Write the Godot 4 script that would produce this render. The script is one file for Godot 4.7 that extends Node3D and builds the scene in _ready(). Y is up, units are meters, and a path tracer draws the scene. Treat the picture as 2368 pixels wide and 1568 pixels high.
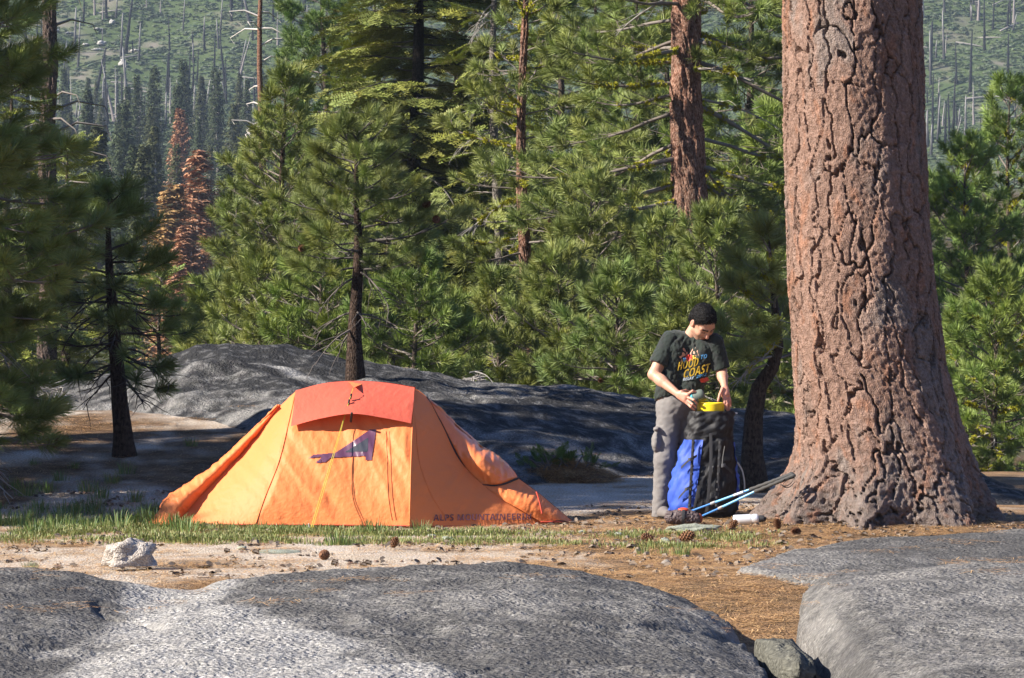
extends Node3D
# A tent pitched among pines and granite ledges. y is up, metres; the camera stands at x = 0, z = 0 and looks along -z. "d" below is the distance ahead (-z).

const K := 1.42194e-4       # metres across per picture unit and metre of distance (a picture 2367 units wide)
const EYE := 1.45
var rng := RandomNumberGenerator.new()
var na := FastNoiseLite.new()
var nb := FastNoiseLite.new()
var nc := FastNoiseLite.new()
var taken := {}
var M := {}

# ---------------------------------------------------------------- small tools
func P(vx: float, vy: float, d: float) -> Vector3:
	return Vector3((vx - 1183.5) * K * d, EYE - (vy - 784.0) * K * d, -d)

func numbered(called: String) -> String:
	var n: int = taken.get(called, 0)
	taken[called] = n + 1
	return called if n == 0 else "%s_%03d" % [called, n]

func tag(o: Node, label: String, category := "", group := "", kind := "") -> Node:
	if label: o.set_meta("label", label)
	if category: o.set_meta("category", category)
	if group: o.set_meta("group", group)
	if kind: o.set_meta("kind", kind)
	return o

func thing(called: String, label: String, category: String, at := Vector3.ZERO, group := "") -> Node3D:
	var o := Node3D.new()
	o.name = numbered(called)
	add_child(o)
	o.position = at
	tag(o, label, category, group)
	return o

func part(called: String, mesh: Mesh, mat: Material, parent: Node) -> MeshInstance3D:
	var o := MeshInstance3D.new()
	o.name = called if parent != self else numbered(called)
	o.mesh = mesh
	o.material_override = mat
	parent.add_child(o, true)
	return o

func many(called: String, mesh: Mesh, mat: Material, places: Array, colors: PackedColorArray, parent: Node) -> MultiMeshInstance3D:
	var mm := MultiMesh.new()
	mm.transform_format = MultiMesh.TRANSFORM_3D
	mm.use_colors = colors.size() > 0
	mm.mesh = mesh
	mm.instance_count = places.size()
	for i in places.size():
		mm.set_instance_transform(i, places[i])
		if colors.size() > 0: mm.set_instance_color(i, colors[i])
	var o := MultiMeshInstance3D.new()
	o.name = called if parent != self else numbered(called)
	o.multimesh = mm
	o.material_override = mat
	parent.add_child(o, true)
	o.set_meta("kind", "stuff")
	return o

func lin(r: float, g: float, b: float) -> Color:
	return Color(r, g, b).linear_to_srgb()

func paint(name_: String, c: Color, rough := 0.8, spec := 0.5, vertex := false) -> StandardMaterial3D:
	var m := StandardMaterial3D.new()
	m.resource_name = name_
	m.albedo_color = c.linear_to_srgb()
	m.roughness = rough
	m.metallic_specular = spec
	m.vertex_color_use_as_albedo = vertex
	m.cull_mode = BaseMaterial3D.CULL_DISABLED
	return m

func sm(a: float, b: float, x: float) -> float:
	return smoothstep(a, b, x)

func table(xs: Array, ys: Array, x: float) -> float:
	if x <= xs[0]: return ys[0]
	for i in range(1, xs.size()):
		if x <= xs[i]:
			var t: float = (x - xs[i - 1]) / (xs[i] - xs[i - 1])
			t = t * t * (3.0 - 2.0 * t) * 0.5 + t * 0.5
			return lerpf(ys[i - 1], ys[i], t)
	return ys[-1]

class Acc:
	var v := PackedVector3Array()
	var c := PackedColorArray()
	var t := PackedVector2Array()
	var i := PackedInt32Array()
	func tri(a: Vector3, b: Vector3, d: Vector3, col: Color) -> void:
		var n := v.size()
		v.append(a); v.append(b); v.append(d)
		c.append(col); c.append(col); c.append(col)
		i.append(n); i.append(n + 1); i.append(n + 2)
	func quad(a: Vector3, b: Vector3, d: Vector3, e: Vector3, col: Color) -> void:
		var n := v.size()
		v.append(a); v.append(b); v.append(d); v.append(e)
		for k in 4: c.append(col)
		i.append(n); i.append(n + 1); i.append(n + 2)
		i.append(n); i.append(n + 2); i.append(n + 3)
	func tube(path: PackedVector3Array, rad: PackedFloat32Array, sides: int, col: Color, caps := true) -> void:
		var n0 := v.size()
		var m := path.size()
		var side := Vector3.RIGHT
		for k in m:
			var dir := (path[mini(k + 1, m - 1)] - path[maxi(k - 1, 0)]).normalized()
			if k == 0: side = dir.cross(Vector3.UP if absf(dir.y) < 0.9 else Vector3.BACK).normalized()
			else: side = (side - dir * side.dot(dir)).normalized()
			var up := dir.cross(side)
			for s in sides:
				var a := TAU * s / sides
				v.append(path[k] + (side * cos(a) + up * sin(a)) * rad[k])
				c.append(col)
		for k in m - 1:
			for s in sides:
				var a := n0 + k * sides + s
				var b := n0 + k * sides + (s + 1) % sides
				i.append(a); i.append(a + sides); i.append(b)
				i.append(b); i.append(a + sides); i.append(b + sides)
		if caps:
			for e in 2:
				var row := n0 + (m - 1) * sides * e
				var mid := v.size()
				v.append(path[(m - 1) * e]); c.append(col)
				for s in sides:
					i.append(mid)
					if e == 1: i.append(row + (s + 1) % sides); i.append(row + s)
					else: i.append(row + s); i.append(row + (s + 1) % sides)
	func line(a: Vector3, b: Vector3, ra: float, rb: float, sides: int, col: Color, caps := true) -> void:
		tube(PackedVector3Array([a, b]), PackedFloat32Array([ra, rb]), sides, col, caps)
	func grid(nu: int, nv: int, n0: int, closed := false) -> void:   # rows of nu points, nv rows, first at n0
		for r in nv - 1:
			for s in (nu if closed else nu - 1):
				var a := n0 + r * nu + s
				var b := n0 + r * nu + (s + 1) % nu
				i.append(a); i.append(a + nu); i.append(b)
				i.append(b); i.append(a + nu); i.append(b + nu)
	func mesh(smooth := true) -> ArrayMesh:
		var arr := []
		arr.resize(Mesh.ARRAY_MAX)
		arr[Mesh.ARRAY_VERTEX] = v
		if c.size() == v.size(): arr[Mesh.ARRAY_COLOR] = c
		if t.size() == v.size(): arr[Mesh.ARRAY_TEX_UV] = t
		arr[Mesh.ARRAY_INDEX] = i
		if smooth:
			var n := PackedVector3Array()
			n.resize(v.size())
			for k in range(0, i.size(), 3):
				var a := v[i[k]]
				var f := (v[i[k + 2]] - a).cross(v[i[k + 1]] - a)
				n[i[k]] += f; n[i[k + 1]] += f; n[i[k + 2]] += f
			for k in n.size(): n[k] = n[k].normalized() if n[k].length_squared() > 1e-24 else Vector3.UP
			arr[Mesh.ARRAY_NORMAL] = n
		var m := ArrayMesh.new()
		m.add_surface_from_arrays(Mesh.PRIMITIVE_TRIANGLES, arr)
		return m

func lathe(acc: Acc, origin: Vector3, axis: Vector3, prof: Array, sides: int, col: Color) -> void:   # prof: [radius, height along axis]
	var u := axis.normalized()
	var s := u.cross(Vector3.UP if absf(u.y) < 0.9 else Vector3.RIGHT).normalized()
	var w := u.cross(s)
	var n0 := acc.v.size()
	for p in prof:
		for q in sides:
			var a := TAU * q / sides
			acc.v.append(origin + u * float(p[1]) + (s * cos(a) + w * sin(a)) * float(p[0]))
			acc.c.append(col)
	acc.grid(sides, prof.size(), n0, true)

# two seamless noises mixed into one colour texture: dark, mid, light by levels
func speckle(size: int, f1: float, f2: float, lo: Color, hi: Color, fleck: Color, fleck_at: float, sd: int) -> ImageTexture:
	var a := FastNoiseLite.new()
	a.seed = sd; a.frequency = f1; a.fractal_octaves = 5; a.fractal_gain = 0.62
	var b := FastNoiseLite.new()
	b.seed = sd + 7; b.frequency = f2; b.noise_type = FastNoiseLite.TYPE_SIMPLEX_SMOOTH; b.fractal_octaves = 2
	var ia := a.get_seamless_image(size, size).get_data()
	var ib := b.get_seamless_image(size, size).get_data()
	var out := PackedByteArray()
	out.resize(size * size * 3)
	var ramp := PackedByteArray()
	for k in 256:
		var t := sm(0.22, 0.78, k / 255.0)
		var col := lo.lerp(hi, t).linear_to_srgb()
		ramp.append(int(clampf(col.r, 0, 1) * 255)); ramp.append(int(clampf(col.g, 0, 1) * 255)); ramp.append(int(clampf(col.b, 0, 1) * 255))
	var fl := fleck.linear_to_srgb()
	var f0 := int(fl.r * 255); var f1b := int(fl.g * 255); var f2b := int(fl.b * 255)
	var cut := int(fleck_at * 255)
	for k in size * size:
		var q := ia[k] * 3
		if ib[k] > cut:
			out[k * 3] = f0; out[k * 3 + 1] = f1b; out[k * 3 + 2] = f2b
		else:
			out[k * 3] = ramp[q]; out[k * 3 + 1] = ramp[q + 1]; out[k * 3 + 2] = ramp[q + 2]
	return ImageTexture.create_from_image(Image.create_from_data(size, size, false, Image.FORMAT_RGB8, out))

func noise_tex(size: int, f: float, oct: int, sd: int, ridged := false) -> ImageTexture:
	var a := FastNoiseLite.new()
	a.seed = sd; a.frequency = f; a.fractal_octaves = oct; a.fractal_gain = 0.55
	if ridged: a.fractal_type = FastNoiseLite.FRACTAL_RIDGED
	return ImageTexture.create_from_image(a.get_seamless_image(size, size))

func triplanar(m: StandardMaterial3D, metres: float) -> void:
	m.uv1_triplanar = true
	m.uv1_world_triplanar = true
	m.uv1_scale = Vector3.ONE / metres
	m.uv1_triplanar_sharpness = 4.0

func relief(m: StandardMaterial3D, tex: Texture2D, cm: float) -> void:
	m.heightmap_enabled = true
	m.heightmap_texture = tex
	m.heightmap_scale = cm

# ---------------------------------------------------------------- camera, sky, sun
func stage() -> void:
	var cam := Camera3D.new()
	cam.name = "camera"
	cam.fov = rad_to_deg(2.0 * atan(784.0 * K))
	cam.near = 0.1
	cam.far = 3000.0
	add_child(cam)
	cam.position = Vector3(0, EYE, 0)
	cam.current = true
	var lens := CameraAttributesPhysical.new()
	lens.frustum_focal_length = 70.0
	lens.frustum_focus_distance = 23.6
	lens.frustum_near = 0.1
	lens.frustum_far = 3000.0
	lens.exposure_aperture = 16.0
	cam.attributes = lens
	cam.fov = rad_to_deg(2.0 * atan(784.0 * K))
	var env := Environment.new()
	env.background_mode = Environment.BG_SKY
	var sky := Sky.new()
	var sk := ProceduralSkyMaterial.new()
	sk.sky_top_color = Color(0.30, 0.45, 0.72)
	sk.sky_horizon_color = Color(0.72, 0.78, 0.85)
	sk.sky_curve = 0.18
	sk.ground_bottom_color = Color(0.20, 0.21, 0.17)
	sk.ground_horizon_color = Color(0.40, 0.44, 0.44)
	sk.sun_angle_max = 2.0
	sky.sky_material = sk
	env.sky = sky
	env.background_energy_multiplier = 0.45
	env.tonemap_mode = Environment.TONE_MAPPER_LINEAR
	env.tonemap_exposure = 2.7
	env.sdfgi_enabled = true
	env.ssao_enabled = true
	env.ssil_enabled = true
	env.fog_enabled = true
	env.fog_density = 0.00018
	env.fog_light_color = Color(0.72, 0.80, 0.90)
	var we := WorldEnvironment.new()
	we.name = "world_environment"
	we.environment = env
	add_child(we)
	var sun := DirectionalLight3D.new()
	sun.name = "sun"
	sun.light_color = Color(1.0, 0.962, 0.91)
	sun.light_energy = 1.6
	sun.light_angular_distance = 0.5
	sun.shadow_enabled = true
	add_child(sun)
	sun.look_at_from_position(Vector3(-0.80, 0.57, 0.25), Vector3.ZERO, Vector3.UP)

# ---------------------------------------------------------------- terrain
const FAR_D := [36.0, 48.0, 70.0, 110.0, 160.0, 300.0, 450.0, 550.0, 700.0, 900.0, 1200.0]
const FAR_H := [0.0, -1.2, -2.4, -3.2, -2.5, 8.0, 24.0, 39.0, 97.0, 180.0, 260.0]

func ground_y(x: float, d: float) -> float:
	if d > 42.0:
		var r := sm(60.0, 200.0, d)
		return table(FAR_D, FAR_H, d) + na.get_noise_2d(x * 0.35, d * 0.35) * (0.4 + 2.0 * r) - sm(42, 60, d) * 0.15 * (0.5 + nb.get_noise_2d(x, d))
	var h := 0.0
	var back := maxf(0.0, d - 24.4)
	h += back * lerpf(0.105, 0.022, sm(-2.6, -0.3, x)) * (1.0 - 0.5 * sm(30, 36, d))
	h -= 0.10 * maxf(0.0, d - 36.0)
	h += 0.11 * exp(-((x - 2.75) * (x - 2.75) + (d - 23.9) * (d - 23.9)) / 1.7)
	h -= 0.16 * sm(18.6, 16.0, d)
	h -= 0.25 * sm(2.6, 4.2, x) * sm(25.0, 30.0, d)
	h += na.get_noise_2d(x * 9.0, d * 9.0) * 0.012 + nb.get_noise_2d(x * 30.0, d * 30.0) * 0.006
	return h

# how far a spot is covered by needle litter, grass, pale grit: used for colour and for strewing
func litter_at(x: float, d: float) -> float:
	var n := na.get_noise_2d(x * 6.0 + 40.0, d * 4.0) * 0.5 + nb.get_noise_2d(x * 20.0, d * 12.0) * 0.3
	var east := sm(-0.4, 1.0, x)
	var l := lerpf(0.30, 0.95, east)
	l += 0.32 * sm(24.6, 25.6, d) * sm(-0.8, -1.6, x)
	l -= 0.75 * sm(24.6, 25.6, d) * sm(0.0, 0.6, x) * sm(3.2, 2.6, x)
	return clampf(l + n, 0.0, 1.0)

func grass_at(x: float, d: float) -> float:
	var n := na.get_noise_2d(x * 8.0 - 70.0, d * 8.0) * 0.6 + nb.get_noise_2d(x * 25.0 + 9.0, d * 25.0) * 0.25
	var g := 0.0
	g = maxf(g, sm(22.0, 22.6, d) * sm(24.6, 23.6, d) * sm(-1.1, -2.2, x) * 1.1)
	g = maxf(g, sm(21.3, 22.0, d + 0.55 * sm(-1.0, 1.6, x)) * sm(23.5, 22.6, d + 0.75 * sm(-0.9, 0.6, x)) * sm(-4.5, -3.0, x) * sm(2.0, 1.3, x) * 0.95)
	return clampf(g * clampf(0.42 + 2.6 * n, 0.0, 1.3), 0.0, 1.0)

func ground_color(x: float, d: float, _h: float) -> Color:
	if d > 42.0 or absf(x) > 9.0 or d < 8.0:
		var far := sm(380.0, 520.0, d)
		var n := na.get_noise_2d(x * 0.9, d * 0.9)
		var n2 := nb.get_noise_2d(x * 1.3, d * 1.3)
		var brush := Color(0.070, 0.105, 0.040).lerp(Color(0.10, 0.14, 0.055), clampf(0.5 + n2, 0, 1))
		var bare := Color(0.22, 0.20, 0.165)
		var floor_ := Color(0.13, 0.085, 0.05).lerp(Color(0.07, 0.075, 0.035), clampf(0.5 + n * 1.4, 0, 1))
		var bareness := sm(0.32, 0.55, n + 0.35 * sm(-60.0, -115.0, x) * sm(560.0, 620.0, d))
		return floor_.lerp(brush.lerp(bare, bareness), far)
	var grit := Color(0.56, 0.48, 0.38).lerp(Color(0.64, 0.58, 0.50), clampf(0.5 + nb.get_noise_2d(x * 14, d * 14), 0, 1))
	var duff := Color(0.34, 0.215, 0.115).lerp(Color(0.18, 0.122, 0.078), clampf(0.5 + 1.3 * nb.get_noise_2d(x * 22.0, d * 16.0 + 50.0), 0, 1))
	duff = duff.lerp(Color(0.135, 0.095, 0.066), 0.5 * sm(24.4, 25.4, d) * sm(-0.8, -1.6, x))   # litter made darker at the left, behind the tent
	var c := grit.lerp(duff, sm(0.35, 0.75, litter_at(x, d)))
	c = c.lerp(Color(0.26, 0.22, 0.11), 0.6 * sm(0.3, 0.8, grass_at(x, d)))
	return c

func steps(spans: Array) -> PackedFloat32Array:   # [from, to, step], ...
	var out := PackedFloat32Array()
	for s in spans:
		var x: float = s[0]
		while x < float(s[1]) - 1e-4:
			out.append(x)
			x += float(s[2])
	out.append(spans[-1][1])
	return out

func sheet(xs: PackedFloat32Array, ds: PackedFloat32Array, height: Callable, color: Callable) -> ArrayMesh:
	var a := Acc.new()
	for d in ds:
		for x in xs:
			var h: float = height.call(x, d)
			a.v.append(Vector3(x, h, -d))
			a.c.append(color.call(x, d, h))
	a.grid(xs.size(), ds.size(), 0)
	return a.mesh()

func rock_texture() -> void:
	var m := paint("granite", Color(1, 1, 1), 0.92, 0.3, true)
	m.albedo_texture = speckle(1024, 0.06, 0.04, Color(0.36, 0.36, 0.365), Color(0.82, 0.815, 0.80), Color(1, 1, 1), 0.74, 11)
	triplanar(m, 1.7)
	relief(m, noise_tex(1024, 0.035, 6, 23), 2.2)
	M.granite = m
	var g := paint("gritty_soil", Color(1, 1, 1), 0.95, 0.25, true)
	g.albedo_texture = speckle(1024, 0.045, 0.09, Color(0.50, 0.47, 0.44), Color(1.0, 1.0, 1.0), Color(0.30, 0.20, 0.12), 0.80, 31)
	triplanar(g, 1.3)
	relief(g, noise_tex(1024, 0.06, 4, 29), 1.2)
	M.soil = g

func granite_color(x: float, d: float, h: float, dark: float) -> Color:
	# grey granite under a patchy crust of dark lichen, with paler worn places
	var n := na.get_noise_3d(x * 5.0, h * 5.0, d * 3.2) * 0.6 + nb.get_noise_3d(x * 18.0, h * 18.0, d * 12.0) * 0.5 + nc.get_noise_3d(x * 70.0, h * 70.0, d * 46.0) * 0.55
	var t := clampf(dark + n * 0.9, 0.0, 1.0)
	var c := Color(0.275, 0.265, 0.25).lerp(Color(0.118, 0.115, 0.112), sm(0.05, 0.95, t))
	return c

const FORE_V := [-600.0, 0.0, 130.0, 260.0, 360.0, 430.0, 520.0, 640.0, 800.0, 1000.0, 1150.0, 1300.0, 1450.0, 1550.0, 1640.0, 1720.0, 1780.0]
const FORE_S := [1298.0, 1316.0, 1331.0, 1352.0, 1374.0, 1374.0, 1350.0, 1335.0, 1322.0, 1313.0, 1309.0, 1314.0, 1334.0, 1354.0, 1380.0, 1420.0, 1470.0]

func joint(x: float, d: float, k: float) -> float:      # narrow cracks that run through the rock
	var n := na.get_noise_2d(x * 2.6 + k, d * 1.7 - k)
	var open := sm(-0.1, 0.25, nb.get_noise_2d(x * 3.0 - k, d * 3.0))
	return 0.035 * open * exp(-(n * n) / 0.0006)

func fore_y(x: float, d: float) -> float:
	var crest_d := 17.2 + na.get_noise_2d(x * 4.0, 3.0) * 0.5
	var yc := EYE - (table(FORE_V, FORE_S, 1183.5 + x / (K * 17.2)) - 784.0) * K * 17.2
	var h := 0.0
	if d > crest_d:
		var q := (d - crest_d) / 1.15
		h = yc - q * q * 0.17
	else:
		var q := (crest_d - d) / 5.0
		h = lerpf(yc, yc * 0.35 + 0.055, 1.0 - exp(-q * q * 1.6))
	h += (na.get_noise_2d(x * 5.0 + 90.0, d * 5.0) * 0.035 + nb.get_noise_2d(x * 18.0, d * 18.0) * 0.022) * sm(17.9, 17.0, d) + nc.get_noise_2d(x * 40.0, d * 40.0) * 0.014
	h -= joint(x, d, 13.0) * sm(17.6, 16.6, d)
	var edge := table([9.0, 12.5, 14.0, 15.5, 16.6, 17.2, 18.0, 19.0], [1.02, 1.10, 1.17, 1.19, 1.12, 0.98, 0.6, 0.0], d) + nb.get_noise_2d(d * 9.0, 4.0) * 0.05
	h -= 0.55 * sm(-0.02, 0.10, x - edge) + 0.06 * sm(-0.40, 0.0, x - edge)
	return maxf(h, -0.75)

func fore_color(x: float, d: float, h: float) -> Color:
	var path := table([12.0, 13.5, 15.0, 16.2, 17.5], [-1.02, -1.25, -1.62, -1.85, -1.9], d)
	var wide := table([12.0, 13.5, 15.0, 16.2, 17.5], [0.75, 0.6, 0.36, 0.24, 0.35], d)
	var off := absf(x - path) / wide + na.get_noise_2d(x * 9.0, d * 6.0) * 0.5 + nb.get_noise_2d(x * 30.0, d * 14.0) * 0.3
	var c := granite_color(x, d, h, 0.70)
	var grit := Color(0.36, 0.35, 0.335).lerp(Color(0.46, 0.45, 0.43), clampf(0.5 + nc.get_noise_2d(x * 50.0, d * 50.0), 0, 1))
	return grit.lerp(c, sm(0.65, 1.25, off))

func ledge_y(x: float, d: float) -> float:      # the block at the lower right
	var yc := EYE - (table([1780.0, 1830.0, 1870.0, 1930.0, 2100.0, 2367.0, 2700.0], [1500.0, 1400.0, 1368.0, 1343.0, 1327.0, 1316.0, 1306.0], 1183.5 + x / (K * 16.6)) - 784.0) * K * 16.6
	var h := 0.0
	if d > 16.6:
		var q := (d - 16.6) / 0.8
		h = yc - q * q * 0.035
	else:
		var q := (16.6 - d) / 4.0
		h = yc - 0.045 * q - 0.02 * sin(q * 5.0 + x * 2.0)
	h += na.get_noise_2d(x * 6.0 + 30.0, d * 6.0) * 0.020 + nb.get_noise_2d(x * 16.0 + 5.0, d * 16.0) * 0.018 + nc.get_noise_2d(x * 40.0, d * 40.0) * 0.008
	h -= joint(x, d, 57.0)
	var edge := table([9.0, 12.4, 14.0, 15.2, 16.2, 17.0, 18.0], [1.2, 1.33, 1.40, 1.45, 1.50, 1.62, 1.9], d) + nb.get_noise_2d(d * 8.0, 44.0) * 0.05
	h -= 0.65 * sm(0.02, -0.09, x - edge) + 0.05 * sm(0.22, 0.0, x - edge)
	return maxf(h, -0.75)

func slab_y(x: float, d: float) -> float:       # the low sheet of rock in front of the big tree
	var h := 0.035 + 0.02 * sm(19.0, 22.0, d) + 0.012 * (x - 2.0)
	var near := table([1.0, 1.36, 1.7, 2.2, 3.0, 4.5, 7.0], [19.4, 18.75, 18.1, 17.2, 16.8, 16.8, 16.8], x)
	var far := table([1.0, 1.36, 1.6, 1.9, 2.3, 2.9, 3.6, 4.5, 7.0], [18.2, 19.0, 19.8, 20.7, 21.4, 21.75, 22.0, 22.35, 23.2], x)
	h -= 0.3 * sm(0.25, -0.5, d - near) + 0.3 * sm(-0.35, 0.45, d - far)
	h += na.get_noise_2d(x * 5.0 + 60.0, d * 5.0) * 0.035 + nb.get_noise_2d(x * 16.0 + 25.0, d * 16.0) * 0.012 + nc.get_noise_2d(x * 40.0, d * 40.0) * 0.006
	return h

const BACK_V := [-400.0, 60.0, 130.0, 250.0, 330.0, 400.0, 470.0, 550.0, 640.0, 720.0, 800.0, 950.0, 1100.0, 1250.0, 1500.0, 1700.0, 1830.0, 2000.0, 2260.0, 2367.0, 2700.0]
const BACK_S := [960.0, 918.0, 900.0, 868.0, 850.0, 818.0, 802.0, 797.0, 800.0, 815.0, 833.0, 854.0, 884.0, 899.0, 924.0, 946.0, 958.0, 1010.0, 1115.0, 1148.0, 1230.0]

func back_foot(x: float) -> float:              # where the big ledge meets the ground
	return table([-9.0, -4.2, -3.2, -2.2, 0.0, 1.3, 2.4, 3.2, 5.0, 9.0], [33.5, 31.8, 30.6, 28.6, 28.3, 29.6, 28.6, 27.0, 26.5, 26.0], x)

func back_y(x: float, d: float) -> float:
	var v := 1183.5 + x / (K * 35.5)
	var yc := EYE - (table(BACK_V, BACK_S, v) - 784.0) * K * 35.5
	var f := back_foot(x) + na.get_noise_2d(x * 5.0, 77.0) * 0.5
	var y0 := ground_y(x, f) - 0.05
	var t := (d - f) / (35.5 - f)
	var h := 0.0
	if t < 0.0: h = y0 + t * 1.8
	elif t < 1.0:
		var s := 1.0 - pow(1.0 - t, 2.3)
		h = lerpf(y0, yc, s)
		# a step: a front bulge, then a flat shelf with grit, then the crest
		var shelf := sm(-1.0, -2.2, x) * sm(-6.5, -5.0, x)
		h -= shelf * 0.20 * sm(0.42, 0.60, t) * sm(1.0, 0.72, t)
	else:
		h = yc - pow((d - 35.5) / 3.2, 1.6) * 0.35
	var fade := sm(-0.05, 0.1, t)
	h += (na.get_noise_2d(x * 3.4 + 11.0, d * 3.4) * 0.11 * sm(1.15, 0.75, t) + nb.get_noise_2d(x * 10.0 + 5.0, d * 10.0) * 0.06 - joint(x, d, 91.0) * 1.5) * fade
	h += nc.get_noise_2d(x * 26.0, d * 26.0) * 0.02 * fade
	return h

func back_color(x: float, d: float, h: float) -> Color:
	# dark lichen and water stain in patches over grey granite
	var stain := 0.76 + 0.5 * na.get_noise_3d(x * 1.6 + 7.0, h * 2.0, d * 1.6)
	var n := na.get_noise_3d(x * 4.0 + 200.0, h * 4.0, d * 4.0) * 0.6 + nb.get_noise_3d(x * 14.0, h * 14.0, d * 14.0) * 0.5 + nc.get_noise_3d(x * 40.0, h * 40.0, d * 40.0) * 0.55
	var c := Color(0.29, 0.283, 0.27).lerp(Color(0.040, 0.040, 0.041), sm(0.1, 0.85, clampf(stain + n * 0.85, 0, 1)))
	if nc.get_noise_3d(x * 70.0 + 5.0, h * 70.0, d * 70.0) > 0.36: c = c.lerp(Color(0.36, 0.36, 0.35), 0.35)
	# grit lying in a seam across the ledge
	var f := back_foot(x)
	var t := (d - f) / (35.5 - f)
	var seam := sm(-1.0, -2.0, x) * sm(-6.0, -5.0, x) * sm(0.06, 0.0, absf(t - 0.66 + 0.02 * sin(x * 3.0) + 0.02 * nb.get_noise_2d(x * 20.0, 5.0)))
	return c.lerp(Color(0.52, 0.51, 0.49), seam * 0.9)

func terrain() -> void:
	rock_texture()
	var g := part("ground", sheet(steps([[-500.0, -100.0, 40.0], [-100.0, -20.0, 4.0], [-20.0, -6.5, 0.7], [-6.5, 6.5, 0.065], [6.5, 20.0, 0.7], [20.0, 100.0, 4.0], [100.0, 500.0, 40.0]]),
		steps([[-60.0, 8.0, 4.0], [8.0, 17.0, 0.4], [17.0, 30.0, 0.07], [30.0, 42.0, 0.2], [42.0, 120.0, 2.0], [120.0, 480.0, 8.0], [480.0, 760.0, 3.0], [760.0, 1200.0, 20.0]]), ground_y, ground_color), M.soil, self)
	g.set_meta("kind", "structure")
	var r := part("granite_ledge", sheet(steps([[-4.2, 1.7, 0.022]]), steps([[8.0, 11.5, 0.25], [11.5, 19.0, 0.035]]), fore_y, fore_color), M.granite, self)
	tag(r, "broad grey lichen-crusted granite ledge filling the lower left foreground", "rock")
	r = part("granite_ledge", sheet(steps([[1.0, 4.6, 0.022]]), steps([[8.0, 11.5, 0.25], [11.5, 18.4, 0.035]]), ledge_y, func(x, d, h): return granite_color(x + 31.0, d, h, 0.60)), M.granite, self)
	tag(r, "blocky grey granite ledge in the lower right corner beside the dark crevice", "rock")
	r = part("granite_slab", sheet(steps([[1.0, 5.4, 0.028]]), steps([[16.6, 25.5, 0.045]]), slab_y, func(x, d, h): return granite_color(x + 57.0, d, h, 0.36 + 0.25 * sm(1.6, 2.4, x))), M.granite, self)
	tag(r, "low flat granite slab in front of the big tree's roots", "rock")
	r = part("granite_outcrop", sheet(steps([[-12.0, -6.5, 0.12], [-6.5, 6.5, 0.045], [6.5, 12.0, 0.12]]), steps([[25.0, 28.0, 0.12], [28.0, 37.0, 0.055], [37.0, 46.0, 0.4]]), back_y, back_color), M.granite, self)
	tag(r, "long rounded granite outcrop with dark stains behind the tent and hiker", "rock")

# ---------------------------------------------------------------- trees
func tuft_mesh(count: int, length: float, width: float, sd: int) -> ArrayMesh:   # a brush of long needles round the end of a twig that points along +y
	var r := RandomNumberGenerator.new()
	r.seed = sd
	var a := Acc.new()
	for k in count:
		var s := r.randf()
		var az := r.randf() * TAU
		var tilt := lerpf(1.25, 0.25, s) + r.randf_range(-0.22, 0.22)
		var dir := Vector3(cos(az) * sin(tilt), cos(tilt), sin(az) * sin(tilt))
		var root := Vector3(0, (s - 0.75) * length * 0.8, 0)
		var l := length * r.randf_range(0.75, 1.05)
		var side := dir.cross(Vector3(r.randf_range(-1, 1), r.randf_range(-1, 1), r.randf_range(-1, 1))).normalized() * width * 0.5
		var sag := Vector3(0, -0.06 * l, 0)
		var mid := root + dir * l * 0.55
		var tip := root + dir * l + sag
		var g := r.randf_range(0.78, 1.22)
		var c := Color(g, g, g)
		var n := a.v.size()
		a.v.append(root - side); a.v.append(root + side); a.v.append(mid + side * 0.9); a.v.append(mid - side * 0.9); a.v.append(tip)
		for q in 5: a.c.append(c)
		for q in [0, 2, 1, 0, 3, 2, 3, 4, 2]: a.i.append(n + q)
	return a.mesh()

func spray_mesh(length: float, sd: int) -> ArrayMesh:   # a flat feathered fir spray along +y, lying in the x-y plane, upper side +z
	var r := RandomNumberGenerator.new()
	r.seed = sd
	var a := Acc.new()
	var n_side := 9
	for k in n_side * 2 + 1:
		var s := float(k / 2 + 1) / n_side
		var sign_ := 1.0 if k % 2 == 0 else -1.0
		var root := Vector3(0, s * length * 0.85, 0)
		var dir := Vector3(sign_ * sin(0.95), cos(0.95), r.randf_range(-0.18, 0.08)).normalized()
		var l := length * (0.42 * sin(clampf(s * 1.15, 0, 1) * PI * 0.8 + 0.35)) * r.randf_range(0.75, 1.1)
		if k == n_side * 2:
			root = Vector3(0, length * 0.15, 0); dir = Vector3(0, 1, -0.03).normalized(); l = length * 0.85
		var m := maxi(4, int(l / 0.03))
		for q in m:
			var at := root + dir * l * (float(q) / m) + Vector3(0, 0, -0.10 * l * pow(float(q) / m, 2.0))
			for e in 2:
				var nd := (dir * 0.55 + dir.cross(Vector3(0, 0, 1)) * (1.0 if e == 0 else -1.0) + Vector3(0, 0, r.randf_range(0.0, 0.7))).normalized()
				var nl := r.randf_range(0.032, 0.05)
				var w := dir * 0.012
				var g := r.randf_range(0.75, 1.2)
				a.tri(at - w, at + nd * nl, at + w, Color(g, g, g))
		a.line(root, root + dir * l, 0.003, 0.001, 3, Color(0.5, 0.35, 0.3), false)
	return a.mesh()

func leaf_paint(name_: String, c: Color) -> StandardMaterial3D:
	var m := paint(name_, c, 0.55, 0.45, true)
	m.backlight_enabled = true
	m.backlight = Color(0.28, 0.32, 0.10)
	return m

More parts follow.
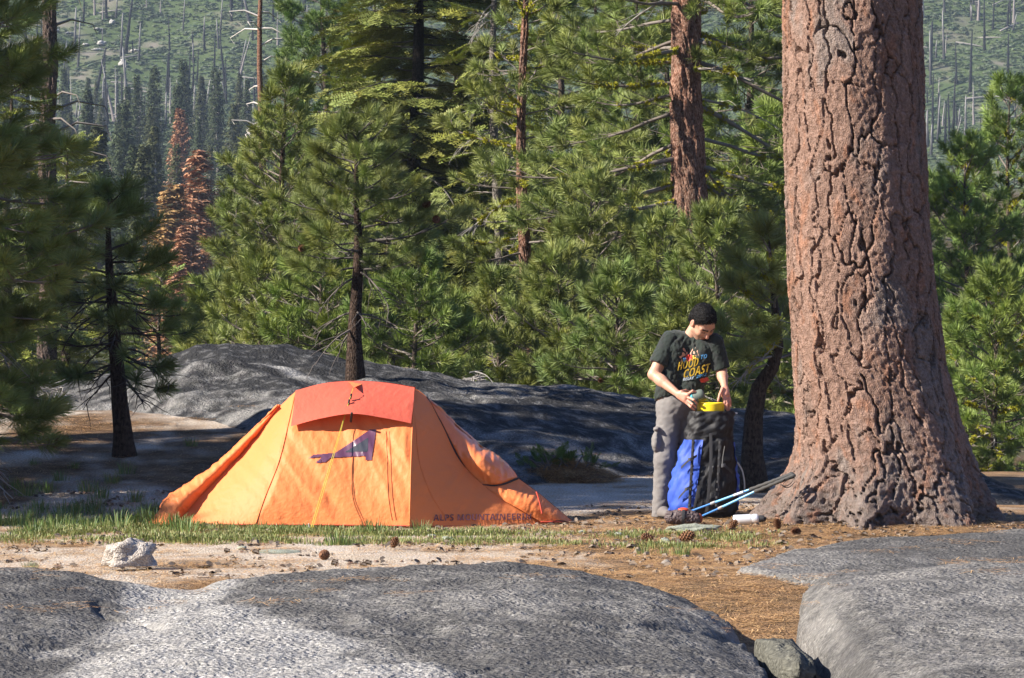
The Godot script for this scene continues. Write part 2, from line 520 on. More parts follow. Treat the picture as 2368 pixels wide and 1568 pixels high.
func bark_paint(name_: String, lo: Color, hi: Color, sd: int) -> StandardMaterial3D:
	var m := paint(name_, Color(1, 1, 1), 0.95, 0.2, true)
	m.albedo_texture = speckle(512, 0.03, 0.02, lo, hi, lo * 0.5, 0.80, sd)
	m.uv1_triplanar = true
	m.uv1_scale = Vector3(2.2, 0.9, 2.2)
	relief(m, noise_tex(512, 0.04, 4, sd + 3), 3.0)
	return m

var T_near := []
var T_far := []
var T_spray := []
var cone_mesh: ArrayMesh
var lump_mesh: ArrayMesh

func tree_kit() -> void:
	for k in 3:
		T_near.append(tuft_mesh(180, 0.19, 0.0042, 100 + k))
		T_far.append(tuft_mesh(95, 0.19, 0.0072, 120 + k))
		T_spray.append(spray_mesh(0.5, 140 + k))
	M.needle = leaf_paint("pine_needles", Color(0.205, 0.245, 0.066))
	M.fir = leaf_paint("fir_needles", Color(0.205, 0.238, 0.058))
	M.bark_red = bark_paint("red_pine_bark", Color(0.30, 0.17, 0.12), Color(1.0, 0.92, 0.86), 41)
	M.bark_dark = bark_paint("dark_bark", Color(0.35, 0.33, 0.32), Color(1.0, 0.98, 0.95), 47)
	M.lichen = paint("wolf_lichen", Color(0.42, 0.42, 0.045), 0.95, 0.2, true)
	M.cone = paint("cone_scales", Color(0.20, 0.10, 0.055), 0.8, 0.3, true)
	# a small lumpy clump, for lichen
	var a := Acc.new()
	var r := RandomNumberGenerator.new()
	r.seed = 77
	for k in 46:
		var dir := Vector3(r.randf_range(-1, 1), r.randf_range(-1.3, 0.7), r.randf_range(-1, 1)).normalized()
		var side := dir.cross(Vector3(r.randf(), r.randf(), r.randf())).normalized() * 0.006
		var g := r.randf_range(0.6, 1.25)
		a.tri(dir * 0.006 - side, dir * r.randf_range(0.018, 0.045) + side.cross(dir) * 0.8, dir * 0.006 + side, Color(g, g * r.randf_range(0.9, 1.0), g))
	lump_mesh = a.mesh()
	# an open pine cone: overlapping scales in rising spirals
	a = Acc.new()
	for k in 70:
		var s := k / 70.0
		var az := k * 2.39996
		var rad := 0.032 * pow(sin(PI * clampf(0.12 + 0.85 * s, 0, 1)), 0.75)
		var out := Vector3(cos(az), 0, sin(az))
		var up := Vector3.UP
		var at := up * (s * 0.085) + out * rad * 0.35
		var w := out.cross(up) * 0.0085
		var tip := at + (out * 0.9 + up * 0.55).normalized() * rad * 0.85
		a.quad(at - w * 0.6, at + w * 0.6, tip + w, tip - w, Color(1, 1, 1).lerp(Color(0.55, 0.5, 0.5), fposmod(k * 0.37, 1.0)))
		a.tri(tip - w, tip + w, tip + up * 0.008 + out * 0.002, Color(1.3, 1.2, 1.1))
	lathe(a, Vector3.ZERO, Vector3.UP, [[0.002, 0.0], [0.014, 0.01], [0.018, 0.035], [0.012, 0.065], [0.001, 0.085]], 8, Color(0.4, 0.35, 0.3))
	cone_mesh = a.mesh()

func aim(at: Vector3, dir: Vector3, roll: float, size: float) -> Transform3D:   # +y along dir
	var y := dir.normalized()
	var x := y.cross(Vector3.UP if absf(y.y) < 0.95 else Vector3.RIGHT).normalized()
	var z := x.cross(y)
	return Transform3D(Basis(x, y, z) * Basis(Vector3.UP, roll) * Basis().scaled(Vector3.ONE * size), at)

func along(path: PackedVector3Array, t: float) -> Vector3:
	var f := clampf(t, 0.0, 1.0) * (path.size() - 1)
	var k := mini(int(f), path.size() - 2)
	return path[k].lerp(path[k + 1], f - k)

# p: at, h, r, path (optional, world points), crown, reach, count, rise0, rise1, tint, size, near, dead, moss, cones, bark, barkc, twigs, top
func pine(p: Dictionary, label: String, group := "", called := "pine_tree") -> Node3D:
	var r := RandomNumberGenerator.new()
	r.seed = p.get("seed", 1)
	var at: Vector3 = p.at
	var h: float = p.h
	var r0: float = p.r
	var root := thing(called, label, "tree", at, group)
	var path := PackedVector3Array()
	var rad := PackedFloat32Array()
	var n := 16
	var lean: Vector3 = p.get("lean", Vector3.ZERO)
	for k in n + 1:
		var t := float(k) / n
		var q := Vector3(0, h * t, 0) + lean * t
		if p.has("path"):
			q = along(p.path, t) - at
		q += Vector3(sin(t * 9.0 + r0 * 40.0), 0, cos(t * 7.0 + r0 * 60.0)) * h * 0.006 * (1.0 if t > 0.05 else 0.0)
		path.append(q)
		rad.append(r0 * (pow(1.0 - t, 0.75) * 0.96 + 0.04) * (1.0 + 0.45 * exp(-t * h / (r0 * 2.0))))
	path[0].y -= 0.15
	var barkc: Color = p.get("barkc", Color(0.16, 0.10, 0.075))
	var bark: Material = p.get("bark", M.bark_dark)
	if r0 > 0.09 and p.get("plates", false):
		part("trunk", plated_trunk(path, rad, p.get("plate", 0.12), 90, 260, barkc), M.bark_red, root)
	else:
		var tr := Acc.new()
		tr.tube(path, rad, 12, barkc)
		part("trunk", tr.mesh(), bark, root)
	var limbs := Acc.new()
	var places := []
	var tints := PackedColorArray()
	var lumps := []
	var cones := []
	var crown: float = p.get("crown", 0.3)
	var reach: float = p.get("reach", 1.0)
	var count: int = p.get("count", 40)
	var size: float = p.get("size", 1.0)
	var tint: Color = p.get("tint", Color(1, 1, 1))
	var spray: bool = p.get("spray", false)
	var limbc: Color = p.get("limbc", Color(0.17, 0.145, 0.125))
	var topf: float = p.get("top", 1.0)
	var moss: float = p.get("moss", 0.0)
	for b in count + int(p.get("dead", 0)):
		var dead: bool = b >= count
		var q := (b + r.randf()) / count
		if dead: q = r.randf_range(p.get("dead0", -0.25), p.get("dead1", 0.25))
		var t := crown + (topf - crown) * q
		if t < 0.03: continue
		var q1 := clampf((t - crown) / (1.0 - crown), 0.0, 1.0)
		var start := along(path, t)
		var az := b * 2.39996 + r.randf_range(-0.5, 0.5)
		if p.has("clear") and sin(az) > 0.25 and r.randf() < float(p.clear): continue
		if p.has("side"):     # branches mostly on one side
			az = lerp_angle(az, p.side, p.get("side_w", 0.5))
		var shape: float = (pow(1.0 - q1, p.get("taper", 0.55 if not spray else 0.8)) * 0.92 + 0.08) * lerpf(0.72, 1.0, sm(0.0, 0.25, q1))
		var l := reach * shape * r.randf_range(0.65, 1.12)
		if dead: l = reach * r.randf_range(0.35, 0.75)
		var rise := lerpf(p.get("rise0", -0.15), p.get("rise1", 0.75), q1) + r.randf_range(-0.18, 0.18)
		if dead: rise = r.randf_range(-0.35, 0.15)
		var dir := Vector3(cos(az) * cos(rise), sin(rise), sin(az) * cos(rise))
		var pts := PackedVector3Array([start])
		var rr := PackedFloat32Array([maxf(0.010, 0.012 * l / 0.9) + 0.004])
		var seg := 7
		var pos := start
		for k in seg:
			var curl := (0.10 if not spray else -0.03) * (1.0 if k > 2 else -0.5)
			if dead: curl = p.get("dead_curl", -0.10)
			dir = (dir + Vector3(r.randf_range(-0.13, 0.13), curl + r.randf_range(-0.08, 0.08), r.randf_range(-0.13, 0.13))).normalized()
			pos += dir * l / seg
			pts.append(pos)
			rr.append(rr[0] * (1.0 - 0.8 * (k + 1) / seg))
		var lc := limbc.lerp(p.get("deadc", Color(0.34, 0.32, 0.30)), 0.75 if dead else r.randf() * 0.25)
		limbs.tube(pts, rr, 5, lc, false)
		if moss > 0.0 and r.randf() < moss:
			for k in int(l * 110.0):
				var s := r.randf_range(0.02, 0.7)
				if nb.get_noise_2d(s * 60.0, b * 17.0) < 0.05: continue
				lumps.append(aim(along(pts, s) + Vector3(r.randf_range(-1, 1), r.randf_range(-1.2, 1), r.randf_range(-1, 1)) * rr[0] * 1.1, Vector3(r.randf_range(-1, 1), r.randf_range(-1, 0.5), r.randf_range(-1, 1)), 0.0, r.randf_range(0.6, 1.4)))
		var tw: int = maxi(3, int(l * p.get("twigs", 6.0)))
		if dead: tw = int(p.get("dead_twigs", 5))
		for k in tw:
			var s := lerpf(0.25 if not spray else 0.12, 1.0, (k + r.randf() * 0.6) / tw)
			var sp := along(pts, s)
			var fw := (along(pts, s + 0.08) - along(pts, s - 0.08)).normalized()
			var side := fw.cross(Vector3.UP).normalized() * (1.0 if k % 2 == 0 else -1.0)
			var td := (fw * r.randf_range(0.5, 1.0) + side * r.randf_range(0.35, 1.0) + Vector3(0, r.randf_range(-0.15, 0.45) if not spray else r.randf_range(-0.25, 0.1), 0)).normalized()
			var tl := (l * 0.30 * (1.15 - 0.7 * s) + 0.10) * r.randf_range(0.7, 1.2)
			if dead:
				tl *= 1.3
				var tp := PackedVector3Array([sp])
				var tq := sp
				for e in 4:
					td = (td + Vector3(r.randf_range(-0.25, 0.25), r.randf_range(-0.35, 0.12), r.randf_range(-0.25, 0.25))).normalized()
					tq += td * tl / 4.0
					tp.append(tq)
				limbs.tube(tp, PackedFloat32Array([0.006, 0.005, 0.004, 0.003, 0.002]), 4, lc, false)
				continue
			if k == tw - 1: td = fw; tl *= 0.5
			var te := sp + td * tl + Vector3(0, tl * (0.12 if not spray else -0.05), 0)
			limbs.line(sp, te, 0.006, 0.0035, 4, limbc, false)
			var up := (te - sp).normalized()
			var g := r.randf_range(0.72, 1.25)
			var warm := r.randf_range(-0.08, 0.12)
			var col := Color(tint.r * g * (1.0 + warm), tint.g * g, tint.b * g * (1.0 - warm))
			if spray:
				var m := maxi(1, int(tl / 0.22))
				for e in m:
					var f := (e + 0.3) / m
					var ud := (up + side * r.randf_range(-0.6, 0.6) + Vector3(0, r.randf_range(-0.3, 0.05), 0)).normalized()
					var x := ud.cross(Vector3.UP).normalized()
					places.append(Transform3D(Basis(x, ud, x.cross(ud)) * Basis(Vector3.UP, r.randf_range(-0.4, 0.4)) * Basis().scaled(Vector3.ONE * size * r.randf_range(0.75, 1.2)), sp.lerp(te, f)))
					tints.append(col)
			else:
				places.append(aim(te, (up + Vector3(0, 0.25, 0)).normalized(), r.randf() * TAU, size * r.randf_range(0.8, 1.15)))
				tints.append(col)
				if tl > 0.16 and r.randf() < 0.7:
					var ad := (up + side * r.randf_range(-0.9, 0.9) + Vector3(0, r.randf_range(-0.2, 0.5), 0)).normalized()
					var ap := sp.lerp(te, 0.55)
					limbs.line(ap, ap + ad * tl * 0.5, 0.004, 0.003, 3, limbc, false)
					places.append(aim(ap + ad * tl * 0.5, ad, r.randf() * TAU, size * r.randf_range(0.65, 0.95)))
					tints.append(col)
				if cones.size() < int(p.get("cones", 0)) and r.randf() < 0.10:
					cones.append(aim(te + Vector3(0, -0.02, 0), (up + Vector3(0, -0.4, 0)).normalized(), 0.0, r.randf_range(0.9, 1.3)))
	if not spray:
		places.append(aim(along(path, 1.0), Vector3.UP, 0.0, size * 1.1))
		tints.append(tint)
	if limbs.v.size(): part("limbs", limbs.mesh(), M.limb, root)
	if places.size() > 1:
		var kit: Array = T_spray if spray else (T_near if p.get("near", false) else T_far)
		many("foliage", kit[int(p.get("seed", 1)) % 3], p.get("leaf", M.fir if spray else M.needle), places, tints, root)
	if lumps.size():
		many("lichen", lump_mesh, M.lichen, lumps, PackedColorArray(), root)
	for c in cones:
		var o := part("pine_cone", cone_mesh, M.cone, root)
		o.transform = c
	return root

# a trunk whose bark is broken into long plates with deep fissures between them
var plate_noise := FastNoiseLite.new()
var plate_value := FastNoiseLite.new()

func plated_trunk(path: PackedVector3Array, rad: PackedFloat32Array, plate: float, nu: int, nv: int, col: Color) -> ArrayMesh:
	var a := Acc.new()
	for k in nv + 1:
		var t := float(k) / nv
		var c := along(path, t)
		var f := t * (rad.size() - 1)
		var q := mini(int(f), rad.size() - 2)
		var rr := lerpf(rad[q], rad[q + 1], f - q)
		for s in nu:
			var th := TAU * s / nu
			var out := Vector3(cos(th), 0, -sin(th))
			var w := Vector3(out.x * rr, c.y * 0.30, out.z * rr) / plate
			var e := plate_noise.get_noise_3dv(w) + 1.0
			var pv := plate_value.get_noise_3dv(w)
			var fis := 1.0 - sm(0.03, 0.20, e)
			var fl := nc.get_noise_3d(w.x * 9.0, w.y * 22.0, w.z * 9.0)
			a.v.append(c + out * (rr + plate * (0.10 * pv - 0.26 * fis + 0.05 * fl)))
			var tone := 1.0 + 0.22 * pv + 0.25 * fl
			a.c.append(Color(col.r * tone, col.g * tone * (1.0 - 0.06 * pv), col.b * tone * (1.0 - 0.08 * pv)))
	a.grid(nu, nv + 1, 0, true)
	return a.mesh()

func pines() -> void:
	plate_noise.noise_type = FastNoiseLite.TYPE_CELLULAR
	plate_noise.frequency = 1.0
	plate_noise.fractal_type = FastNoiseLite.FRACTAL_NONE
	plate_noise.cellular_return_type = FastNoiseLite.RETURN_DISTANCE2_SUB
	plate_noise.cellular_jitter = 0.95
	plate_noise.domain_warp_enabled = true
	plate_noise.domain_warp_amplitude = 0.8
	plate_noise.domain_warp_frequency = 0.9
	plate_noise.domain_warp_fractal_type = FastNoiseLite.DOMAIN_WARP_FRACTAL_PROGRESSIVE
	plate_noise.seed = 12
	plate_value.noise_type = FastNoiseLite.TYPE_CELLULAR
	plate_value.frequency = 1.0
	plate_value.fractal_type = FastNoiseLite.FRACTAL_NONE
	plate_value.cellular_return_type = FastNoiseLite.RETURN_CELL_VALUE
	plate_value.cellular_jitter = 0.95
	plate_value.domain_warp_enabled = true
	plate_value.domain_warp_amplitude = 0.8
	plate_value.domain_warp_frequency = 0.9
	plate_value.domain_warp_fractal_type = FastNoiseLite.DOMAIN_WARP_FRACTAL_PROGRESSIVE
	plate_value.seed = 12
	giant_plates = plate_noise.duplicate()
	giant_plates.domain_warp_enabled = false
	giant_plates.cellular_jitter = 0.85
	giant_value = plate_value.duplicate()
	giant_value.domain_warp_enabled = false
	giant_value.cellular_jitter = 0.85
	tree_kit()
	M.limb = paint("limb_bark", Color(1, 1, 1), 0.95, 0.2, true)
	var dark := Color(0.085, 0.062, 0.05)
	var red := Color(0.33, 0.235, 0.192)
	var lit := Color(1.0, 1.0, 0.9)
	# the two dark pines left of the tent
	var bp := [P(292, 1066, 28.0), P(288, 1010, 28.0), P(272, 920, 28.0), P(262, 800, 28.0), P(258, 670, 28.0), P(254, 570, 28.1), P(250, 450, 28.2)]
	pine({"at": bp[0], "path": PackedVector3Array(bp), "h": 2.55, "r": 0.10, "crown": 0.40, "deadc": Color(0.08, 0.07, 0.065), "reach": 0.95, "count": 26, "rise0": -0.25, "rise1": 0.6, "near": true, "size": 0.95, "seed": 3, "bark": M.bark_dark, "barkc": dark, "twigs": 5.0, "dead": 20, "dead0": -0.12, "dead1": 0.5, "limbc": Color(0.06, 0.05, 0.045), "tint": Color(0.9, 1.0, 0.98)}, "small dark pine with a leaning black trunk left of the tent")
	pine({"at": Vector3(-4.95, ground_y(-4.95, 25.6), -25.6), "h": 7.0, "r": 0.16, "crown": 0.10, "reach": 1.6, "count": 130, "rise0": -0.35, "rise1": 0.3, "near": true, "size": 1.0, "seed": 4, "bark": M.bark_dark, "barkc": dark, "twigs": 5.0, "dead": 12, "tint": Color(0.9, 1.0, 0.98), "side": 0.0, "side_w": 0.45, "cones": 4}, "shaggy dark green pine hanging in from the left edge of the picture")
	pine({"at": P(822, 862, 33.5), "h": 2.65, "r": 0.085, "crown": 0.42, "reach": 1.25, "count": 44, "rise0": -0.1, "rise1": 0.7, "near": true, "size": 0.85, "seed": 5, "barkc": dark, "dead": 8, "deadc": Color(0.13, 0.115, 0.105), "dead0": -0.45, "dead1": 0.3, "lean": Vector3(0.03, 0, 0.1), "limbc": Color(0.10, 0.09, 0.085), "cones": 3}, "slim dark-trunked pine growing from the outcrop above the tent")
	pine({"at": Vector3(-3.75, ground_y(-3.75, 50.0), -50.0), "taper": 0.75, "h": 7.0, "r": 0.12, "crown": 0.12, "reach": 2.15, "count": 115, "rise0": -0.1, "rise1": 0.85, "size": 0.95, "seed": 6, "barkc": dark, "dead": 8, "tint": lit, "twigs": 6.0, "cones": 8}, "bushy sunlit yellow-green pine behind the outcrop left of centre")
	# firs with flat sprays
	pine({"at": Vector3(-1.93, ground_y(-1.9, 60.0), -60.0), "h": 15.0, "r": 0.21, "crown": 0.12, "reach": 3.1, "count": 280, "rise0": -0.3, "rise1": 0.25, "spray": true, "clear": 0.6, "size": 1.6, "seed": 7, "barkc": Color(0.05, 0.04, 0.036), "tint": Color(1.02, 1.0, 0.9), "twigs": 4.6, "dead": 8, "limbc": Color(0.05, 0.045, 0.04)}, "tall fir with a thick black trunk and layered branches above the tent", "", "fir_tree")
	pine({"at": Vector3(-0.28, ground_y(-0.28, 55.0), -55.0), "h": 12.0, "r": 0.13, "crown": 0.08, "reach": 1.6, "count": 70, "rise0": -0.25, "rise1": 0.2, "spray": true, "size": 1.4, "seed": 8, "barkc": Color(0.25, 0.23, 0.21), "tint": Color(1.05, 1.05, 0.8), "twigs": 3.6, "dead": 42, "dead0": 0.0, "dead1": 0.95, "dead_curl": -0.16, "dead_twigs": 9}, "thin grey fir with many bare drooping branches near the picture's middle", "", "fir_tree")
	# red-barked pines
	pine({"at": Vector3(0.20, ground_y(0.2, 48.0), -48.0), "h": 10.0, "r": 0.145, "plates": true, "plate": 0.09, "crown": 0.16, "reach": 1.8, "count": 96, "rise0": -0.15, "rise1": 0.5, "size": 1.0, "seed": 9, "bark": M.bark_red, "barkc": red, "clear": 0.55, "moss": 0.45, "dead": 14, "dead1": 0.5, "cones": 8, "tint": Color(1.0, 1.0, 0.92)}, "slender straight pine with pinkish red bark in the middle of the picture")
	pine({"at": Vector3(2.73, ground_y(2.73, 46.0), -46.0), "h": 17.0, "r": 0.34, "plates": true, "plate": 0.16, "crown": 0.16, "top": 0.72, "reach": 3.1, "count": 110, "rise0": -0.25, "rise1": 0.3, "size": 1.1, "seed": 10, "bark": M.bark_red, "barkc": red, "clear": 0.5, "moss": 0.6, "dead": 18, "dead1": 0.6, "cones": 16, "tint": Color(0.97, 1.0, 0.92), "twigs": 5.5}, "stout pine with flaky pink bark and yellow lichen behind the hiker")
	# young pines in front of them
	var y := [[960, 585, 40.0, 0.85, 34, Color(0.88, 1.0, 0.85), "dense bright young pine right behind the outcrop near the tent peak"],
		[1045, 700, 43.0, 0.7, 22, Color(0.95, 1.05, 0.8), "low young pine just right of the bright dense one"],
		[1370, 410, 42.0, 1.15, 40, Color(1.02, 1.0, 0.95), "young pine with a grey stem left of the hiker"],
		[1292, 600, 40.0, 0.95, 30, Color(1.02, 1.0, 0.95), "pale green young pine right of the slender red pine"],
		[1425, 640, 38.5, 0.85, 30, Color(0.90, 1.0, 1.0), "blue-green young pine rising over the outcrop left of the hiker"],
		[1535, 520, 41.5, 1.1, 34, Color(0.98, 1.0, 0.92), "young pine directly behind the hiker's shoulder"],
		[1150, 640, 44.0, 0.85, 28, Color(1.02, 1.0, 0.9), "small pine left of the slender red pine's foot"],
		[1655, 500, 38.5, 1.0, 34, Color(0.95, 1.0, 0.92), "leafy young pine between the hiker and the giant trunk"],
		[1590, 700, 36.8, 0.7, 22, Color(0.98, 1.0, 0.92), "low young pine hidden behind the hiker"],
		[740, 560, 41.0, 0.95, 30, Color(0.95, 1.05, 0.8), "young pine left of the slim dark-trunked one on the outcrop"],
		[600, 600, 42.0, 0.9, 26, Color(1.02, 1.0, 0.9), "young pine rising behind the top of the outcrop"],
		[2235, 330, 47.0, 1.35, 46, Color(0.9, 1.1, 0.9), "green pine right of the giant trunk with a hidden stem"],
		[2335, 195, 50.0, 1.35, 50, Color(0.9, 1.08, 0.9), "taller green pine cut by the right edge of the picture"],
		[2300, 640, 41.0, 1.0, 36, Color(0.95, 1.1, 0.9), "low bushy pine at the right edge beside the giant trunk's foot"],
		[2210, 760, 43.0, 0.8, 26, Color(0.95, 1.1, 0.85), "small pine close against the right side of the giant trunk"]]
	var sd := 30
	for q in y:
		var d: float = q[2]
		var x: float = (q[0] - 1183.5) * K * d
		var top: float = EYE - (q[1] - 784.0) * K * d
		var gy := maxf(ground_y(x, d), back_y(x, d) if d < 46.0 else -9.0)
		pine({"at": Vector3(x, gy - 0.05, -d), "h": top - gy, "r": 0.028 + (top - gy) * 0.009, "crown": 0.10, "reach": q[3] * 1.3, "count": int(q[4] * 1.6), "rise0": 0.0, "rise1": 0.95, "size": 0.92, "seed": sd, "barkc": Color(0.15, 0.12, 0.10), "tint": q[5], "twigs": 7.0, "cones": 5, "dead": 5, "dead0": -0.05, "moss": 0.4 if q[0] > 2200 else 0.0}, q[6])
		sd += 1
	# the crooked pine between hiker and giant trunk
	var jp := [P(1746, 1112, 27.5), P(1742, 1050, 27.5), P(1743, 960, 27.5), P(1752, 895, 27.45), P(1783, 850, 27.4), P(1800, 800, 27.4), P(1797, 730, 27.4), P(1788, 650, 27.5), P(1775, 540, 27.6)]
	pine({"at": jp[0], "path": PackedVector3Array(jp), "h": 2.3, "r": 0.10, "crown": 0.52, "reach": 0.75, "count": 16, "rise0": 0.0, "rise1": 0.7, "near": true, "size": 0.95, "seed": 21, "barkc": Color(0.10, 0.075, 0.06), "twigs": 5.0, "dead": 6, "dead0": -0.1, "dead1": 0.5, "moss": 0.3, "side": PI, "side_w": 0.35}, "crooked small pine with a twisted dark trunk beside the giant trunk")
	# a tree beyond the left edge, whose shade falls on the left of the camp
	var east := [[-11.0, 23.8, 13.5, 0.2, 3.2, 120, "tall dense pine standing nearest beyond the left edge of the picture"], [-8.2, 26.0, 6.8, 0.12, 2.2, 110, "full-crowned pine beyond the left edge, level with the tent"], [-8.6, 27.9, 16.0, 0.46, 2.8, 190, "high-crowned pine beyond the left edge, level with the outcrop"]]
	for q in east:
		pine({"at": Vector3(q[0], ground_y(-8.5, q[1]) - 0.2, -q[1]), "h": q[2], "r": 0.3, "crown": q[3], "reach": q[4], "count": q[5], "rise0": -0.2, "rise1": 0.5, "size": 1.7, "seed": 25 + int(q[1]), "barkc": dark, "twigs": 4.0}, q[6])

# ---------------------------------------------------------------- the valley and the burnt hillside
func far_crown(sd: int, gaps: float) -> ArrayMesh:    # a 12 m conifer's crown
	var r := RandomNumberGenerator.new()
	r.seed = sd
	var a := Acc.new()
	var y := 1.0
	var lop := r.randf() * TAU
	while y < 11.9:
		var t := y / 12.0
		var rad := 2.1 * pow(1.0 - t, 0.8) * r.randf_range(0.75, 1.1) + 0.10
		var n := 10 if t < 0.8 else 6
		for k in n:
			if r.randf() < gaps: continue
			var az := r.randf() * TAU
			var l := rad * r.randf_range(0.65, 1.1) * (1.0 + 0.15 * cos(az - lop))
			var out := Vector3(cos(az), 0, sin(az))
			var tang := Vector3(-sin(az), 0, cos(az))
			var droop := lerpf(-0.32, 0.25, t)
			var m := 7
			for q in m:
				var s := (q + 0.35) / m
				var at := Vector3(0, y, 0) + out * l * s + Vector3(0, l * (droop * s + 0.16 * s * s) + r.randf_range(-0.08, 0.08), 0)
				var w := 0.09 + 0.12 * sin(PI * s)
				var sgn := 1.0 if q % 2 == 0 else -1.0
				var g := r.randf_range(0.7, 1.25)
				var c := Color(g * r.randf_range(0.9, 1.15), g, g * 0.95)
				a.tri(at - out * 0.06, at + tang * sgn * w * 1.5 + out * 0.16 + Vector3(0, r.randf_range(-0.12, 0.02), 0), at + out * 0.12 + Vector3(0, r.randf_range(-0.06, 0.06), 0), c)
				a.tri(at + Vector3(0, 0.05, 0), at - tang * sgn * w + out * 0.2 + Vector3(0, r.randf_range(-0.22, 0.0), 0), at + out * 0.12 + tang * 0.05, c)
		y += 0.13 + 0.05 * r.randf()
	return a.mesh()

func snag_mesh(sd: int, branchy: bool, col: Color, tip: Color) -> ArrayMesh:   # a 10 m dead trunk
	var r := RandomNumberGenerator.new()
	r.seed = sd
	var a := Acc.new()
	var pts := PackedVector3Array()
	var rad := PackedFloat32Array()
	var bend := r.randf_range(-0.25, 0.25)
	for k in 9:
		var t := k / 8.0
		pts.append(Vector3(bend * t * t + r.randf_range(-0.03, 0.03), 10.0 * t - 0.4, r.randf_range(-0.04, 0.04)))
		rad.append(lerpf(0.27, 0.09 if not branchy else 0.03, pow(t, 0.85)) * (1.25 if k == 0 else 1.0))
	a.tube(pts, rad, 7, col)
	for k in a.c.size(): a.c[k] = col.lerp(tip, sm(3.0, 9.0, a.v[k].y + 2.0 * nc.get_noise_3dv(a.v[k] * 6.0)))
	a.tri(pts[8] + Vector3(-0.08, 0, 0), pts[8] + Vector3(0.02, 0.5, 0.02), pts[8] + Vector3(0.07, 0, 0), tip)
	for k in (16 if branchy else 4):
		var t := r.randf_range(0.25, 0.97)
		var az := r.randf() * TAU
		var s := along(pts, t)
		var l := r.randf_range(0.4, 1.5) * (1.2 - t * 0.8) * (1.0 if branchy else 0.45)
		var e := s + Vector3(cos(az) * l, l * r.randf_range(-0.35, 0.15), sin(az) * l)
		a.tube(PackedVector3Array([s, s.lerp(e, 0.5) + Vector3(0, 0.08 * l, 0), e]), PackedFloat32Array([0.045, 0.03, 0.012]), 4, tip, false)
	return a.mesh()

